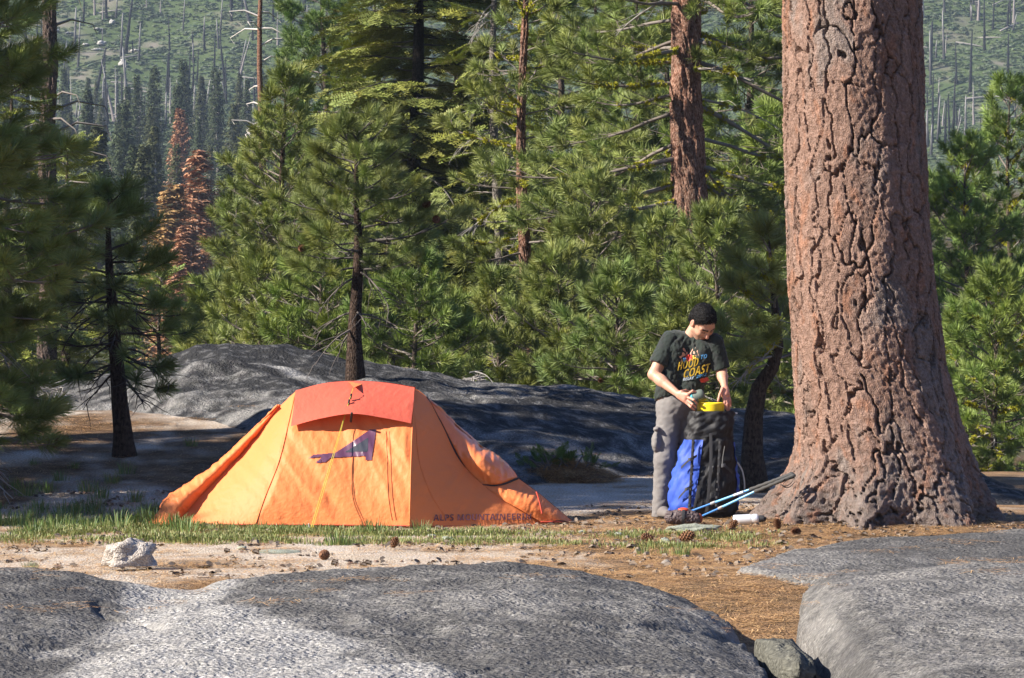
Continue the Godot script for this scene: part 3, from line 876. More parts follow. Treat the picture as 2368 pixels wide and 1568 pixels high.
func background() -> void:
	var r := RandomNumberGenerator.new()
	r.seed = 404
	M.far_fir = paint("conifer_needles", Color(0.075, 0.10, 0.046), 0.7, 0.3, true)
	M.far_fir_lit = paint("sunlit_conifer_needles", Color(0.098, 0.112, 0.046), 0.7, 0.3, true)  # yellower, brighter copy of the fir needles, sunlight put into the colour
	M.far_red = paint("dead_red_needles", Color(0.42, 0.23, 0.135), 0.85, 0.2, true)
	M.far_tan = paint("dead_tan_needles", Color(0.42, 0.27, 0.115), 0.85, 0.2, true)
	M.dead_wood = paint("weathered_wood", Color(1, 1, 1), 0.9, 0.2, true)
	M.brush = leaf_paint("brush_leaves", Color(0.074, 0.106, 0.048))
	var crowns := []
	for k in 5: crowns.append(far_crown(500 + k, 0.10 + 0.06 * k))
	var bare := snag_mesh(600, true, Color(0.30, 0.27, 0.24), Color(0.42, 0.39, 0.35))
	var rows := [[135.0, 120.0, 10.5], [175.0, 105.0, 12.0], [225.0, 95.0, 13.0], [285.0, 85.0, 14.5], [345.0, 60.0, 17.0], [405.0, 52.0, 17.0], [465.0, 46.0, 16.0], [505.0, 60.0, 12.0]]
	for row in rows:
		var v: float = -420.0 + r.randf() * 60.0
		while v < 2760.0:
			v += float(row[1]) * r.randf_range(0.6, 1.4)
			var d: float = row[0] + r.randf_range(-22.0, 22.0)
			var h: float = row[2] * r.randf_range(0.62, 1.12)
			if v > 2090.0:
				if d > 240.0: continue
				h *= 0.62
			if v > 760.0 and v < 2090.0 and r.randf() < 0.6: continue
			if d < 250.0 and v > 380.0 and v < 520.0: continue
			var x := (v - 1183.5) * K * d
			var o := thing("fir_tree", "dark green fir among the conifers filling the valley", "tree", Vector3(x, ground_y(x, d), -d), "valley firs")
			o.rotation.y = r.randf() * TAU
			o.scale = Vector3(1.0, 1.0, 1.0) * (h / 12.0) * Vector3(r.randf_range(0.8, 1.1), 1.0, r.randf_range(0.8, 1.1))
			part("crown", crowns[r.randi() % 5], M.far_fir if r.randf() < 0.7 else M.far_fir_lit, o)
			part("trunk", bare, M.dead_wood, o)
	# singled out: two sunlit firs and the dead ones
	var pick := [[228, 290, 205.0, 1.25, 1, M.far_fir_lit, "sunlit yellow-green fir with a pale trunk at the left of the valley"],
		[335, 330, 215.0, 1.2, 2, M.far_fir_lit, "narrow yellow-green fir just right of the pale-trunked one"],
		[464, 345, 190.0, 1.6, 4, M.far_red, "dead fir with rust red needles standing highest among the dead ones"],
		[402, 425, 186.0, 2.0, 4, M.far_tan, "dead fir with tan orange needles left of the rust red one"],
		[430, 520, 182.0, 2.0, 4, M.far_red, "low dead fir with brownish red needles below the tan one"],
		[416, 248, 330.0, 1.15, 3, M.far_red, "slim dead brown-red fir farther back in the valley"],
		[525, 350, 200.0, 1.2, 2, M.far_fir, "dark fir right of the rust red dead fir"],
		[290, 230, 320.0, 1.0, 4, M.far_fir, "thin dark fir with a tufted top against the burnt hillside"]]
	for q in pick:
		var d: float = q[2]
		var x: float = (q[0] - 1183.5) * K * d
		var gy := ground_y(x, d)
		var h: float = EYE - (q[1] - 784.0) * K * d - gy
		var o := thing("fir_tree" if q[5] != M.far_red and q[5] != M.far_tan else "dead_fir", q[6], "tree", Vector3(x, gy, -d))
		o.rotation.y = r.randf() * TAU
		o.scale = Vector3(h / 12.0 * q[3], h / 12.0, h / 12.0 * q[3])
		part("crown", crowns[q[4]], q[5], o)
		part("trunk", bare, M.dead_wood, o)
	# the burnt hillside
	var kinds := [[snag_mesh(610, false, Color(0.016, 0.016, 0.018), Color(0.03, 0.03, 0.032)), "charred_snag", "charred black standing snag on the far green hillside", "charred snags on the hillside"],
		[snag_mesh(611, false, Color(0.05, 0.048, 0.05), Color(0.30, 0.29, 0.28)), "grey_snag", "bare grey pole snag on the far green hillside", "grey snags on the hillside"],
		[snag_mesh(612, true, Color(0.20, 0.18, 0.17), Color(0.36, 0.34, 0.32)), "branchy_snag", "grey snag with bare branches on the far green hillside", "branchy snags on the hillside"]]
	for k in 540:
		var v := r.randf_range(-60.0, 760.0) if k % 10 < 7 else r.randf_range(2080.0, 2480.0)
		var d := r.randf_range(500.0, 665.0)
		var x := (v - 1183.5) * K * d
		if na.get_noise_2d(x * 0.5, d * 0.4) < -0.12 and k % 4: continue
		var kd: Array = kinds[[0, 0, 0, 1, 1, 2][r.randi() % 6]]
		var o := part(kd[1], kd[0], M.dead_wood, self)
		tag(o, kd[2], "dead tree", kd[3])
		o.position = Vector3(x, ground_y(x, d), -d)
		var s := pow(r.randf(), 1.4) * 0.95 + 0.28
		o.scale = Vector3(1.0, 1.0, 1.0) * Vector3(lerpf(1.0, s, 0.5) * r.randf_range(0.9, 1.6), s, lerpf(1.0, s, 0.5) * 1.2)
		o.rotation = Vector3(r.randf_range(-0.05, 0.05), 0, r.randf_range(-0.05, 0.05)) if k % 6 else Vector3(r.randf_range(-0.1, 0.1), 0, r.randf_range(-0.25, 0.25))
	var log_ := Acc.new()
	log_.tube(PackedVector3Array([Vector3(-4, 0.25, 0), Vector3(-1, 0.32, 0.1), Vector3(2, 0.3, 0), Vector3(4, 0.22, -0.1)]), PackedFloat32Array([0.3, 0.27, 0.22, 0.12]), 7, Color(0.27, 0.25, 0.22))
	for q in 5: log_.line(Vector3(-1.0 + q, 0.3, 0), Vector3(-0.7 + q, 0.9 + 0.1 * q, 0.4 - 0.2 * q), 0.05, 0.01, 4, Color(0.27, 0.25, 0.22), false)
	var log_mesh := log_.mesh()
	for k in 28:
		var v := r.randf_range(100.0, 760.0) if k % 2 == 0 else r.randf_range(2110.0, 2400.0)
		var d := r.randf_range(510.0, 645.0)
		var x := (v - 1183.5) * K * d
		var o := part("fallen_log", log_mesh, M.dead_wood, self)
		tag(o, "pale fallen log lying on the far green hillside", "log", "fallen logs on the hillside")
		o.position = Vector3(x, ground_y(x, d) + 0.25, -d)
		var a := r.randf_range(-0.9, 0.9)
		var y2 := ground_y(x - cos(a) * 3.0, d - sin(a) * 3.0)
		o.rotation = Vector3(0, a, atan2(ground_y(x + cos(a) * 3.0, d + sin(a) * 3.0) - y2, 6.0))
		o.scale = Vector3.ONE * r.randf_range(0.35, 0.8)
	var stone := stone_mesh(71, 0.5)
	for k in 20:
		var v := r.randf_range(110.0, 330.0)
		var d := r.randf_range(590.0, 650.0)
		var x := (v - 1183.5) * K * d
		var o := part("boulder", stone, M.pale_stone, self)
		tag(o, "pale boulder among brush high on the far hillside", "boulder", "boulders on the hillside")
		o.position = Vector3(x, ground_y(x, d) + 0.2, -d)
		o.scale = Vector3(r.randf_range(0.3, 1.1), r.randf_range(0.3, 0.9), r.randf_range(0.4, 1.0))
		o.rotation.y = r.randf() * TAU
	# low brush
	var b := Acc.new()
	for k in 60:
		var dir := Vector3(r.randf_range(-1, 1), r.randf_range(0.0, 1.0), r.randf_range(-1, 1)).normalized()
		var at := dir * Vector3(0.8, 0.55, 0.8) * r.randf_range(0.75, 1.0)
		var sd := dir.cross(Vector3(r.randf(), r.randf(), r.randf())).normalized() * 0.22
		var g := r.randf_range(0.7, 1.25)
		b.tri(at - sd, at + sd.cross(dir) + dir * 0.1, at + sd, Color(g, g, g * 0.9))
	var spots := []
	var cols := PackedColorArray()
	for k in 72000:
		var d := r.randf_range(440.0, 700.0)
		var v := r.randf_range(-430.0, 2790.0)
		var x := (v - 1183.5) * K * d
		var n := na.get_noise_2d(x * 0.9, d * 0.9) + 0.35 * sm(-60.0, -115.0, x) * sm(560.0, 620.0, d)
		if n > 0.42 + r.randf_range(-0.08, 0.1): continue
		spots.append(Transform3D(Basis(Vector3.UP, r.randf() * TAU).scaled(Vector3(r.randf_range(0.5, 1.3), r.randf_range(0.3, 0.75), r.randf_range(0.5, 1.3))), Vector3(x, ground_y(x, d) - 0.1, -d)))
		var g := r.randf_range(0.65, 1.25)
		cols.append(Color(g * r.randf_range(0.85, 1.15), g, g * r.randf_range(0.8, 1.2)))
	tag(many("brush", b.mesh(), M.brush, spots, cols, self), "low green brush covering the far burnt hillside", "brush", "", "stuff")


func stone_mesh(sd: int, rough: float, block := 0.0) -> ArrayMesh:     # a broken lump about 2 m across, on its base
	var r := FastNoiseLite.new()
	r.seed = sd; r.frequency = 0.9; r.fractal_octaves = 3
	var f := FastNoiseLite.new()
	f.seed = sd + 1; f.frequency = 0.9; f.noise_type = FastNoiseLite.TYPE_CELLULAR; f.cellular_return_type = FastNoiseLite.RETURN_CELL_VALUE
	var a := Acc.new()
	for i in 15:
		for j in 22:
			var ph := PI * i / 14.0
			var th := TAU * j / 22.0
			var dir := Vector3(sin(ph) * cos(th), cos(ph), -sin(ph) * sin(th))
			var k := 1.0 + rough * r.get_noise_3dv(dir * 1.2) * 1.6 + rough * 0.4 * f.get_noise_3dv(dir)
			var p := dir * k
			p *= pow(maxf(absf(dir.x), maxf(absf(dir.y), absf(dir.z))), -block)
			p.y = maxf(p.y, -0.45) * 0.8
			a.v.append(p)
			a.c.append(Color(1, 1, 1) * (0.9 + 0.2 * r.get_noise_3dv(dir * 4.0)))
	a.grid(22, 15, 0, true)
	for k in range(0, a.i.size(), 3):
		var q := a.i[k + 1]; a.i[k + 1] = a.i[k + 2]; a.i[k + 2] = q
	return a.mesh()

# trees that close the view between the near pines and the valley
func fill_trees() -> void:
	var sd := 70
	var f := [[750, 85.0, -120, 2.8, 90, false, Color(0.75, 0.95, 0.95), "bluish green pine rising out of the picture left of the black-trunked fir"],
		[870, 74.0, -40, 2.6, 90, true, Color(1.0, 1.05, 0.8), "fir left of the black-trunked fir and a little behind it"],
		[1050, 70.0, -180, 2.3, 90, true, Color(1.05, 1.0, 0.85), "yellow-green fir filling the gap right of the black-trunked fir"],
		[1130, 66.0, 240, 1.5, 50, true, Color(1.05, 1.0, 0.85), "shorter yellow-green fir behind the grey fir"],
		[1290, 68.0, -120, 1.9, 60, false, Color(1.0, 1.05, 0.85), "pine right of the slender red pine and farther back"],
		[1380, 75.0, -60, 2.2, 80, true, Color(1.0, 1.05, 0.75), "fir between the slender and the stout red pines"],
		[1470, 64.0, -60, 2.2, 60, false, Color(1.0, 1.08, 0.85), "pine close left of the stout lichen-hung pine"],
		[1540, 80.0, -40, 2.4, 80, true, Color(0.95, 1.0, 0.75), "low fir deep behind the stout lichen-hung pine"],
		[1730, 58.0, -160, 2.1, 66, false, Color(0.95, 1.05, 0.85), "pine between the stout pine and the giant trunk"],
		[1790, 52.0, 260, 1.5, 48, false, Color(0.95, 1.05, 0.85), "pine half hidden behind the giant trunk's left edge"],
		[1680, 60.0, 340, 1.5, 46, true, Color(1.0, 1.05, 0.75), "low fir behind the stout pine's trunk"],
		[580, 62.0, 420, 1.5, 46, false, Color(1.02, 1.0, 0.9), "sunlit pine low behind the left end of the outcrop"],
		[490, 58.0, 660, 1.1, 36, false, Color(1.0, 1.05, 0.8), "low pine above the left shoulder of the outcrop"],
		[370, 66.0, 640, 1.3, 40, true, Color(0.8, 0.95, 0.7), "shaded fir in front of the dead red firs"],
		[150, 62.0, 330, 1.4, 44, true, Color(1.0, 1.0, 0.65), "mossy-looking fir behind the small dark pine"],
		[20, 56.0, 150, 1.5, 44, true, Color(0.95, 1.0, 0.65), "fir behind the shaggy left-edge pine"],
		[2170, 62.0, 420, 1.4, 40, false, Color(0.9, 1.05, 0.9), "pine peeking out behind the giant trunk's right edge"],
		[900, 55.0, 420, 1.4, 44, true, Color(0.95, 1.0, 0.75), "low fir in front of the black-trunked fir"],
		[1240, 56.0, 380, 1.3, 42, false, Color(1.0, 1.0, 0.9), "pine behind the slender red pine's lower trunk"],
		[1440, 54.0, 330, 1.5, 46, false, Color(1.0, 1.0, 0.9), "pine in the gap left of the hiker's head"]]
	for q in f:
		var d: float = q[1]
		var x: float = (q[0] - 1183.5) * K * d
		var gy := ground_y(x, d)
		var h: float = EYE - (q[2] - 784.0) * K * d - gy
		pine({"at": Vector3(x, gy, -d), "h": h, "r": 0.05 + h * 0.011, "crown": 0.06, "reach": q[3] * 1.2, "count": int(q[4] * 1.7), "rise0": -0.15, "rise1": 0.55, "spray": q[5], "size": 1.5, "seed": sd, "barkc": Color(0.14, 0.11, 0.095), "tint": q[6], "twigs": 5.0, "dead": 8, "dead1": 0.4, "cones": 3}, q[7], "", "fir_tree" if q[5] else "pine_tree")
		sd += 1
	# bare trunks
	var o := thing("dead_pine", "tall bare reddish snag with white stub branches against the burnt hillside", "dead tree", Vector3((603 - 1183.5) * K * 85.0, ground_y(-7.0, 85.0), -85.0))
	var a := Acc.new()
	var b := Acc.new()
	var pts := PackedVector3Array()
	var rad := PackedFloat32Array()
	for k in 13:
		pts.append(Vector3(0.05 * sin(k * 1.3), k * 1.45, 0.04 * cos(k)))
		rad.append(0.16 * (1.0 - k / 15.0))
	a.tube(pts, rad, 10, Color(0.30, 0.20, 0.155))
	for k in 44:
		var t := rng.randf_range(0.2, 0.98)
		var az := rng.randf() * TAU
		var s := along(pts, t)
		var l := rng.randf_range(0.3, 1.3)
		var e := s + Vector3(cos(az), rng.randf_range(-0.35, 0.3), sin(az)) * l
		b = Acc.new()
		b.tube(PackedVector3Array([s, s.lerp(e, 0.5) + Vector3(0, 0.12 * l, 0), e, e + Vector3(0.1, -0.15, 0.05) * l]), PackedFloat32Array([0.035, 0.022, 0.012, 0.006]), 4, Color(0.50, 0.47, 0.43), false)
		part("limb", b.mesh(), M.limb, o)
	part("trunk", a.mesh(), M.bark_red, o)
	o = thing("dead_pine", "thick grey-brown trunk with dead stubs at the upper left corner", "dead tree", Vector3((112 - 1183.5) * K * 60.0, ground_y(-9.0, 60.0), -60.0))
	a = Acc.new(); b = Acc.new()
	pts = PackedVector3Array(); rad = PackedFloat32Array()
	for k in 13:
		pts.append(Vector3(0.04 * sin(k * 1.7), k * 1.1, 0.0))
		rad.append(0.235 * (1.0 - k / 22.0))
	part("trunk", plated_trunk(pts, rad, 0.11, 70, 220, Color(0.17, 0.13, 0.115)), M.bark_dark, o)
	for k in 34:
		var t := rng.randf_range(0.35, 0.98)
		var az := rng.randf() * TAU
		var s := along(pts, t)
		var l := rng.randf_range(0.3, 1.3)
		var e := s + Vector3(cos(az), rng.randf_range(-0.4, 0.3), sin(az)) * l
		b = Acc.new()
		b.tube(PackedVector3Array([s, s.lerp(e, 0.5) + Vector3(0, 0.14 * l, 0), e, e + Vector3(0.1, -0.25, 0.05) * l]), PackedFloat32Array([0.035, 0.022, 0.012, 0.006]), 4, Color(0.20, 0.18, 0.16), false)
		part("limb", b.mesh(), M.limb, o)

# ---------------------------------------------------------------- the giant pine
var giant_plates: FastNoiseLite
var giant_value: FastNoiseLite

func giant() -> void:
	var o := thing("giant_pine", "giant pine trunk with pink plated bark and flaring roots at right", "tree", P(2010, 1235, 23.55))
	o.position.y = 0.0
	var base_x := o.position.x
	var a := Acc.new()
	var nu := 420
	var rows := PackedFloat32Array()
	var y := -0.25
	while y < 9.0:
		rows.append(y)
		y += 0.010 if y < 4.2 else 0.06
	# outline read at heights: left edge and right edge
	var hy := [-0.25, 0.0, 0.07, 0.18, 0.32, 0.48, 0.65, 0.9, 1.3, 1.9, 2.6, 3.4, 4.2, 9.0]
	var le := [1722.0, 1742.0, 1756.0, 1778.0, 1806.0, 1830.0, 1838.0, 1838.0, 1832.0, 1824.0, 1818.0, 1813.0, 1811.0, 1815.0]
	var re := [2320.0, 2300.0, 2292.0, 2282.0, 2268.0, 2250.0, 2235.0, 2212.0, 2182.0, 2160.0, 2148.0, 2138.0, 2130.0, 2100.0]
	var s23 := K * 23.55
	for yy in rows:
		var l := (table(hy, le, yy) - 1183.5) * s23 - base_x
		var r_ := (table(hy, re, yy) - 1183.5) * s23 - base_x
		var cx := (l + r_) * 0.5
		var rr := (r_ - l) * 0.5
		var low := exp(-maxf(yy, 0.0) / 0.28)
		for s in nu:
			var th := TAU * s / nu
			var out := Vector3(cos(th), 0, -sin(th))
			# buttress roots
			var rootw := 0.5 + 0.5 * cos(th * 8.0 + 1.1 + 0.7 * sin(th * 3.0))
			var lob := low * (0.27 * pow(rootw, 1.3) - 0.15) + 0.03 * nb.get_noise_3d(out.x * 9.0, yy * 5.0, out.z * 9.0)
			var w := Vector3(out.x * rr * 6.4, yy * 1.95, out.z * rr * 6.4)
			w += Vector3(na.get_noise_3d(w.x * 4.0, w.y * 8.0, w.z * 4.0), 0.6 * na.get_noise_3d(w.x * 4.0, w.y * 6.0 + 90.0, w.z * 4.0), na.get_noise_3d(w.x * 4.0 + 50.0, w.y * 8.0, w.z * 4.0)) * 0.75 + Vector3(nb.get_noise_3d(w.x * 14.0, w.y * 24.0, w.z * 14.0), 0, nb.get_noise_3d(w.x * 14.0, w.y * 24.0, w.z * 14.0 + 40.0)) * 0.16
			if yy < 0.5:   # at the foot the bark breaks into small lumps
				var f := sm(0.55, 0.2, yy)
				w.y *= 1.0 + 1.2 * f
				low *= 1.0
			var e := giant_plates.get_noise_3dv(w) + 1.0
			var pv := giant_value.get_noise_3dv(w)
			var level := absf(giant_plates.get_noise_3d(w.x, w.y + 0.06, w.z) + 1.0 - e) / 0.06   # cracks that run across the trunk are shallower
			var fis := (1.0 - sm(0.015, 0.055, e)) * (1.0 - 0.92 * sm(0.35, 1.0, level))
			var fl := nc.get_noise_3d(out.x * rr * 190.0, yy * 110.0, out.z * rr * 190.0)
			var fl2 := nb.get_noise_3d(out.x * rr * 330.0, yy * 240.0, out.z * rr * 330.0)
			var flake := plate_value.get_noise_3d(out.x * rr * 30.0, yy * 24.0, out.z * rr * 30.0)
			var foot := sm(0.6, 0.15, yy)
			var disp := 0.005 * pv - 0.062 * fis + 0.006 * flake + (0.003 + 0.015 * foot) * fl + 0.005 * fl2
			a.v.append(Vector3(cx, yy, 0) + out * (rr + lob + disp))
			var grey := clampf(sm(0.75, 0.1, yy + 0.25 * fl) + sm(0.2, 0.9, pv) * 0.15, 0, 1)
			var c := Color(0.275, 0.184, 0.146).lerp(Color(0.165, 0.142, 0.130), grey * 0.9)
			c = c.lerp(Color(0.34, 0.155, 0.085), clampf(0.45 * sm(0.15, 0.5, nb.get_noise_3d(w.x * 9.0, w.y * 9.0, w.z * 9.0)), 0, 1))
			c = c.lerp(Color(0.21, 0.185, 0.17), 0.75 * sm(0.05, 0.4, na.get_noise_3d(w.x * 3.0 + 30.0, w.y * 4.0, w.z * 3.0)))
			var tone := 1.0 + 0.12 * pv + 0.35 * fl2 + 0.16 * flake
			a.c.append(Color(c.r * tone, c.g * tone, c.b * tone))
	a.grid(nu, rows.size(), 0, true)
	M.giant = paint("giant_bark", Color(1, 1, 1), 0.92, 0.25, true)
	M.giant.albedo_texture = speckle(512, 0.05, 0.05, Color(0.62, 0.56, 0.52), Color(1, 1, 1), Color(0.45, 0.34, 0.28), 0.80, 91)
	M.giant.uv1_triplanar = true
	M.giant.uv1_scale = Vector3(2.6, 1.5, 2.6)
	relief(M.giant, noise_tex(512, 0.07, 4, 93), 1.5)
	part("trunk", a.mesh(), M.giant, o)

# ---------------------------------------------------------------- sewn sheets
func cr(a: Vector3, b: Vector3, c: Vector3, d: Vector3, t: float) -> Vector3:
	return 0.5 * (2.0 * b + (c - a) * t + (2.0 * a - 5.0 * b + 4.0 * c - d) * t * t + (3.0 * b - a - 3.0 * c + d) * t * t * t)

func spline(p: PackedVector3Array, t: float) -> Vector3:
	var n := p.size()
	if n == 2: return p[0].lerp(p[1], t)
	var f := clampf(t, 0.0, 1.0) * (n - 1)
	var k := mini(int(f), n - 2)
	var a := p[k - 1] if k > 0 else p[0] * 2.0 - p[1]
	var d := p[k + 2] if k + 2 < n else p[n - 1] * 2.0 - p[n - 2]
	return cr(a, p[k], p[k + 1], d, f - k)

# net: rows of points; returns the grid of points, creased by folds: [angle, across per metre, along per metre, depth]
func cloth(net: Array, nu: int, nv: int, folds: Array, seed_ := 0.0) -> PackedVector3Array:
	var out := PackedVector3Array()
	var rows := []
	for r in net: rows.append(PackedVector3Array(r))
	for j in nv:
		var v := float(j) / (nv - 1)
		for i in nu:
			var u := float(i) / (nu - 1)
			var col := PackedVector3Array()
			for r in rows: col.append(spline(r, u))
			out.append(spline(col, v))
	var n := out.duplicate()
	for j in nv:
		for i in nu:
			var k := j * nu + i
			var du := out[j * nu + mini(i + 1, nu - 1)] - out[j * nu + maxi(i - 1, 0)]
			var dv := out[mini(j + 1, nv - 1) * nu + i] - out[maxi(j - 1, 0) * nu + i]
			var nm := dv.cross(du)
			nm = nm.normalized() if nm.length_squared() > 1e-12 else Vector3.BACK
			if nm.z < 0.0: nm = -nm
			var p := out[k]
			var e := 0.0
			for f in folds:
				var ca := cos(f[0]); var sa := sin(f[0])
				var a: float = (p.x * ca + p.y * sa) * f[1]
				var b: float = (-p.x * sa + p.y * ca) * f[2]
				var w := na.get_noise_3d(a * 10.0 + seed_, b * 10.0, 3.0 + seed_)
				e += (w * 1.6 if f[3] < 0.0045 else 1.0 - sqrt(w * w + 0.006) * 2.6) * f[3]
			var rim := minf(minf(i, nu - 1 - i) / 5.0, minf(j / 5.0, (nv - 1 - j) / 24.0))
			n[k] = p + nm * e * clampf(rim, 0.0, 1.0)
	return n

func cloth_mesh(g: PackedVector3Array, nu: int, nv: int, flip := false) -> ArrayMesh:
	var a := Acc.new()
	a.v = g
	for k in g.size():
		a.t.append(Vector2(float(k % nu) / (nu - 1), float(k / nu) / (nv - 1)))
	a.grid(nu, nv, 0)
	if not flip:     # rows run downwards: turn the faces to the camera side
		pass
	else:
		for k in range(0, a.i.size(), 3):
			var q := a.i[k + 1]; a.i[k + 1] = a.i[k + 2]; a.i[k + 2] = q
	return a.mesh()

var buckets := {}
func on_sheet(g: PackedVector3Array, nu: int, nv: int, x: float, y: float, key := "") -> float:   # z of the sheet over (x, y), or NAN
	if not buckets.has(key):
		var made := {}
		for j in nv - 1:
			for i in nu - 1:
				var a := g[j * nu + i]; var b := g[j * nu + i + 1]
				var c := g[(j + 1) * nu + i]; var d := g[(j + 1) * nu + i + 1]
				for p in [a, b, c, d]:
					var at := Vector2i(floori(p.x / 0.03), floori(p.y / 0.03))
					if not made.has(at): made[at] = {}
					made[at][j * nu + i] = true
		buckets[key] = made
	var here: Dictionary = buckets[key].get(Vector2i(floori(x / 0.03), floori(y / 0.03)), {})
	for k in here:
		var a := g[k]; var b := g[k + 1]
		var c := g[k + nu]; var d := g[k + nu + 1]
		for q in [[a, b, c], [d, c, b]]:
			var e0: Vector3 = q[1] - q[0]
			var e1: Vector3 = q[2] - q[0]
			var den := e0.x * e1.y - e1.x * e0.y
			if absf(den) < 1e-12: continue
			var s: float = ((x - q[0].x) * e1.y - e1.x * (y - q[0].y)) / den
			var t: float = (e0.x * (y - q[0].y) - (x - q[0].x) * e0.y) / den
			if s >= -0.001 and t >= -0.001 and s + t <= 1.002: return q[0].z + e0.z * s + e1.z * t
	return NAN

func V(rows: Array) -> Array:        # rows of [vx, vy, d] triples
	var out := []
	for r in rows:
		var q := []
		for k in range(0, r.size(), 3): q.append(P(r[k], r[k + 1], r[k + 2]))
		out.append(q)
	return out

func cord(path: Array, r: float, sides := 6) -> ArrayMesh:
	var a := Acc.new()
	var pts := PackedVector3Array()
	var rad := PackedFloat32Array()
	var src := PackedVector3Array(path)
	var n := 1 if path.size() == 2 else path.size() * 6
	for k in n + 1:
		pts.append(spline(src, float(k) / n))
		rad.append(r)
	a.tube(pts, rad, sides, Color(1, 1, 1))
	return a.mesh()

func ribbon(path: Array, wide: Vector3, lift := Vector3.ZERO) -> ArrayMesh:   # webbing: a flat strip with a little thickness
	var a := Acc.new()
	var src := PackedVector3Array(path)
	var n := path.size() * 5
	for k in n + 1:
		var p := spline(src, float(k) / n) + lift
		var t := (spline(src, minf(1.0, (k + 0.5) / n)) - spline(src, maxf(0.0, (k - 0.5) / n))).normalized()
		var th := t.cross(wide).normalized() * 0.0012
		for q in [-wide * 0.5 - th, wide * 0.5 - th, wide * 0.5 + th, -wide * 0.5 + th]: a.v.append(p + q); 
	for k in a.v.size(): a.c.append(Color(1, 1, 1))
	a.grid(4, n + 1, 0, true)
	return a.mesh(true)

func text_on(words: String, left: Vector3, right: Vector3, rise: float, where: Callable, slant := 0.0, stretch := 1.0) -> ArrayMesh:
	# lettering laid on a surface: the baseline runs from left to right, the letters rise metres tall; where(x, y) gives the surface's z
	var tm := TextMesh.new()
	var f := SystemFont.new()
	f.font_names = PackedStringArray(["Droid Sans"])
	f.font_weight = 700
	tm.font = f
	tm.text = words
	tm.font_size = 64
	tm.pixel_size = 0.01
	tm.depth = 0.0
	tm.curve_step = 2.0
	var arr := tm.get_mesh_arrays()
	var v: PackedVector3Array = arr[Mesh.ARRAY_VERTEX]
	var lo := Vector3(1e9, 1e9, 0)
	var hi := -lo
	for p in v:
		lo = lo.min(p); hi = hi.max(p)
	var out := PackedVector3Array()
	for p in v:
		var s := (p.x - lo.x) / (hi.x - lo.x)
		var t := (p.y - lo.y) / (hi.y - lo.y)
		var q := left.lerp(right, s) + Vector3(slant * t, rise * t, 0)
		var z: float = where.call(q.x, q.y)
		out.append(Vector3(q.x, q.y, z if not is_nan(z) else q.z))
	arr[Mesh.ARRAY_VERTEX] = out
	var nn := PackedVector3Array()
	for p in v: nn.append(Vector3(0, 0, 1))
	arr[Mesh.ARRAY_NORMAL] = nn
	arr[Mesh.ARRAY_TANGENT] = null
	var m := ArrayMesh.new()
	m.add_surface_from_arrays(Mesh.PRIMITIVE_TRIANGLES, arr)
	return m

func stencil(poly: PackedVector2Array, cell: float, where: Callable) -> ArrayMesh:   # a flat print cut to a polygon and laid on a surface
	var a := Acc.new()
	var lo := poly[0]; var hi := poly[0]
	for p in poly: lo = lo.min(p); hi = hi.max(p)
	var nx := int((hi.x - lo.x) / cell) + 1
	var ny := int((hi.y - lo.y) / cell) + 1
	var zs := {}
	var id := {}
	for j in ny:
		for i in nx:
			var mid := lo + Vector2(i + 0.5, j + 0.5) * cell
			if not Geometry2D.is_point_in_polygon(mid, poly): continue
			var k := []
			for q in [Vector2i(i, j), Vector2i(i, j + 1), Vector2i(i + 1, j + 1), Vector2i(i + 1, j)]:
				if not id.has(q):
					var p := lo + Vector2(q) * cell
					id[q] = a.v.size()
					a.v.append(Vector3(p.x, p.y, where.call(p.x, p.y)))
				k.append(id[q])
			for q in [0, 1, 2, 0, 2, 3]: a.i.append(k[q])
	return a.mesh()

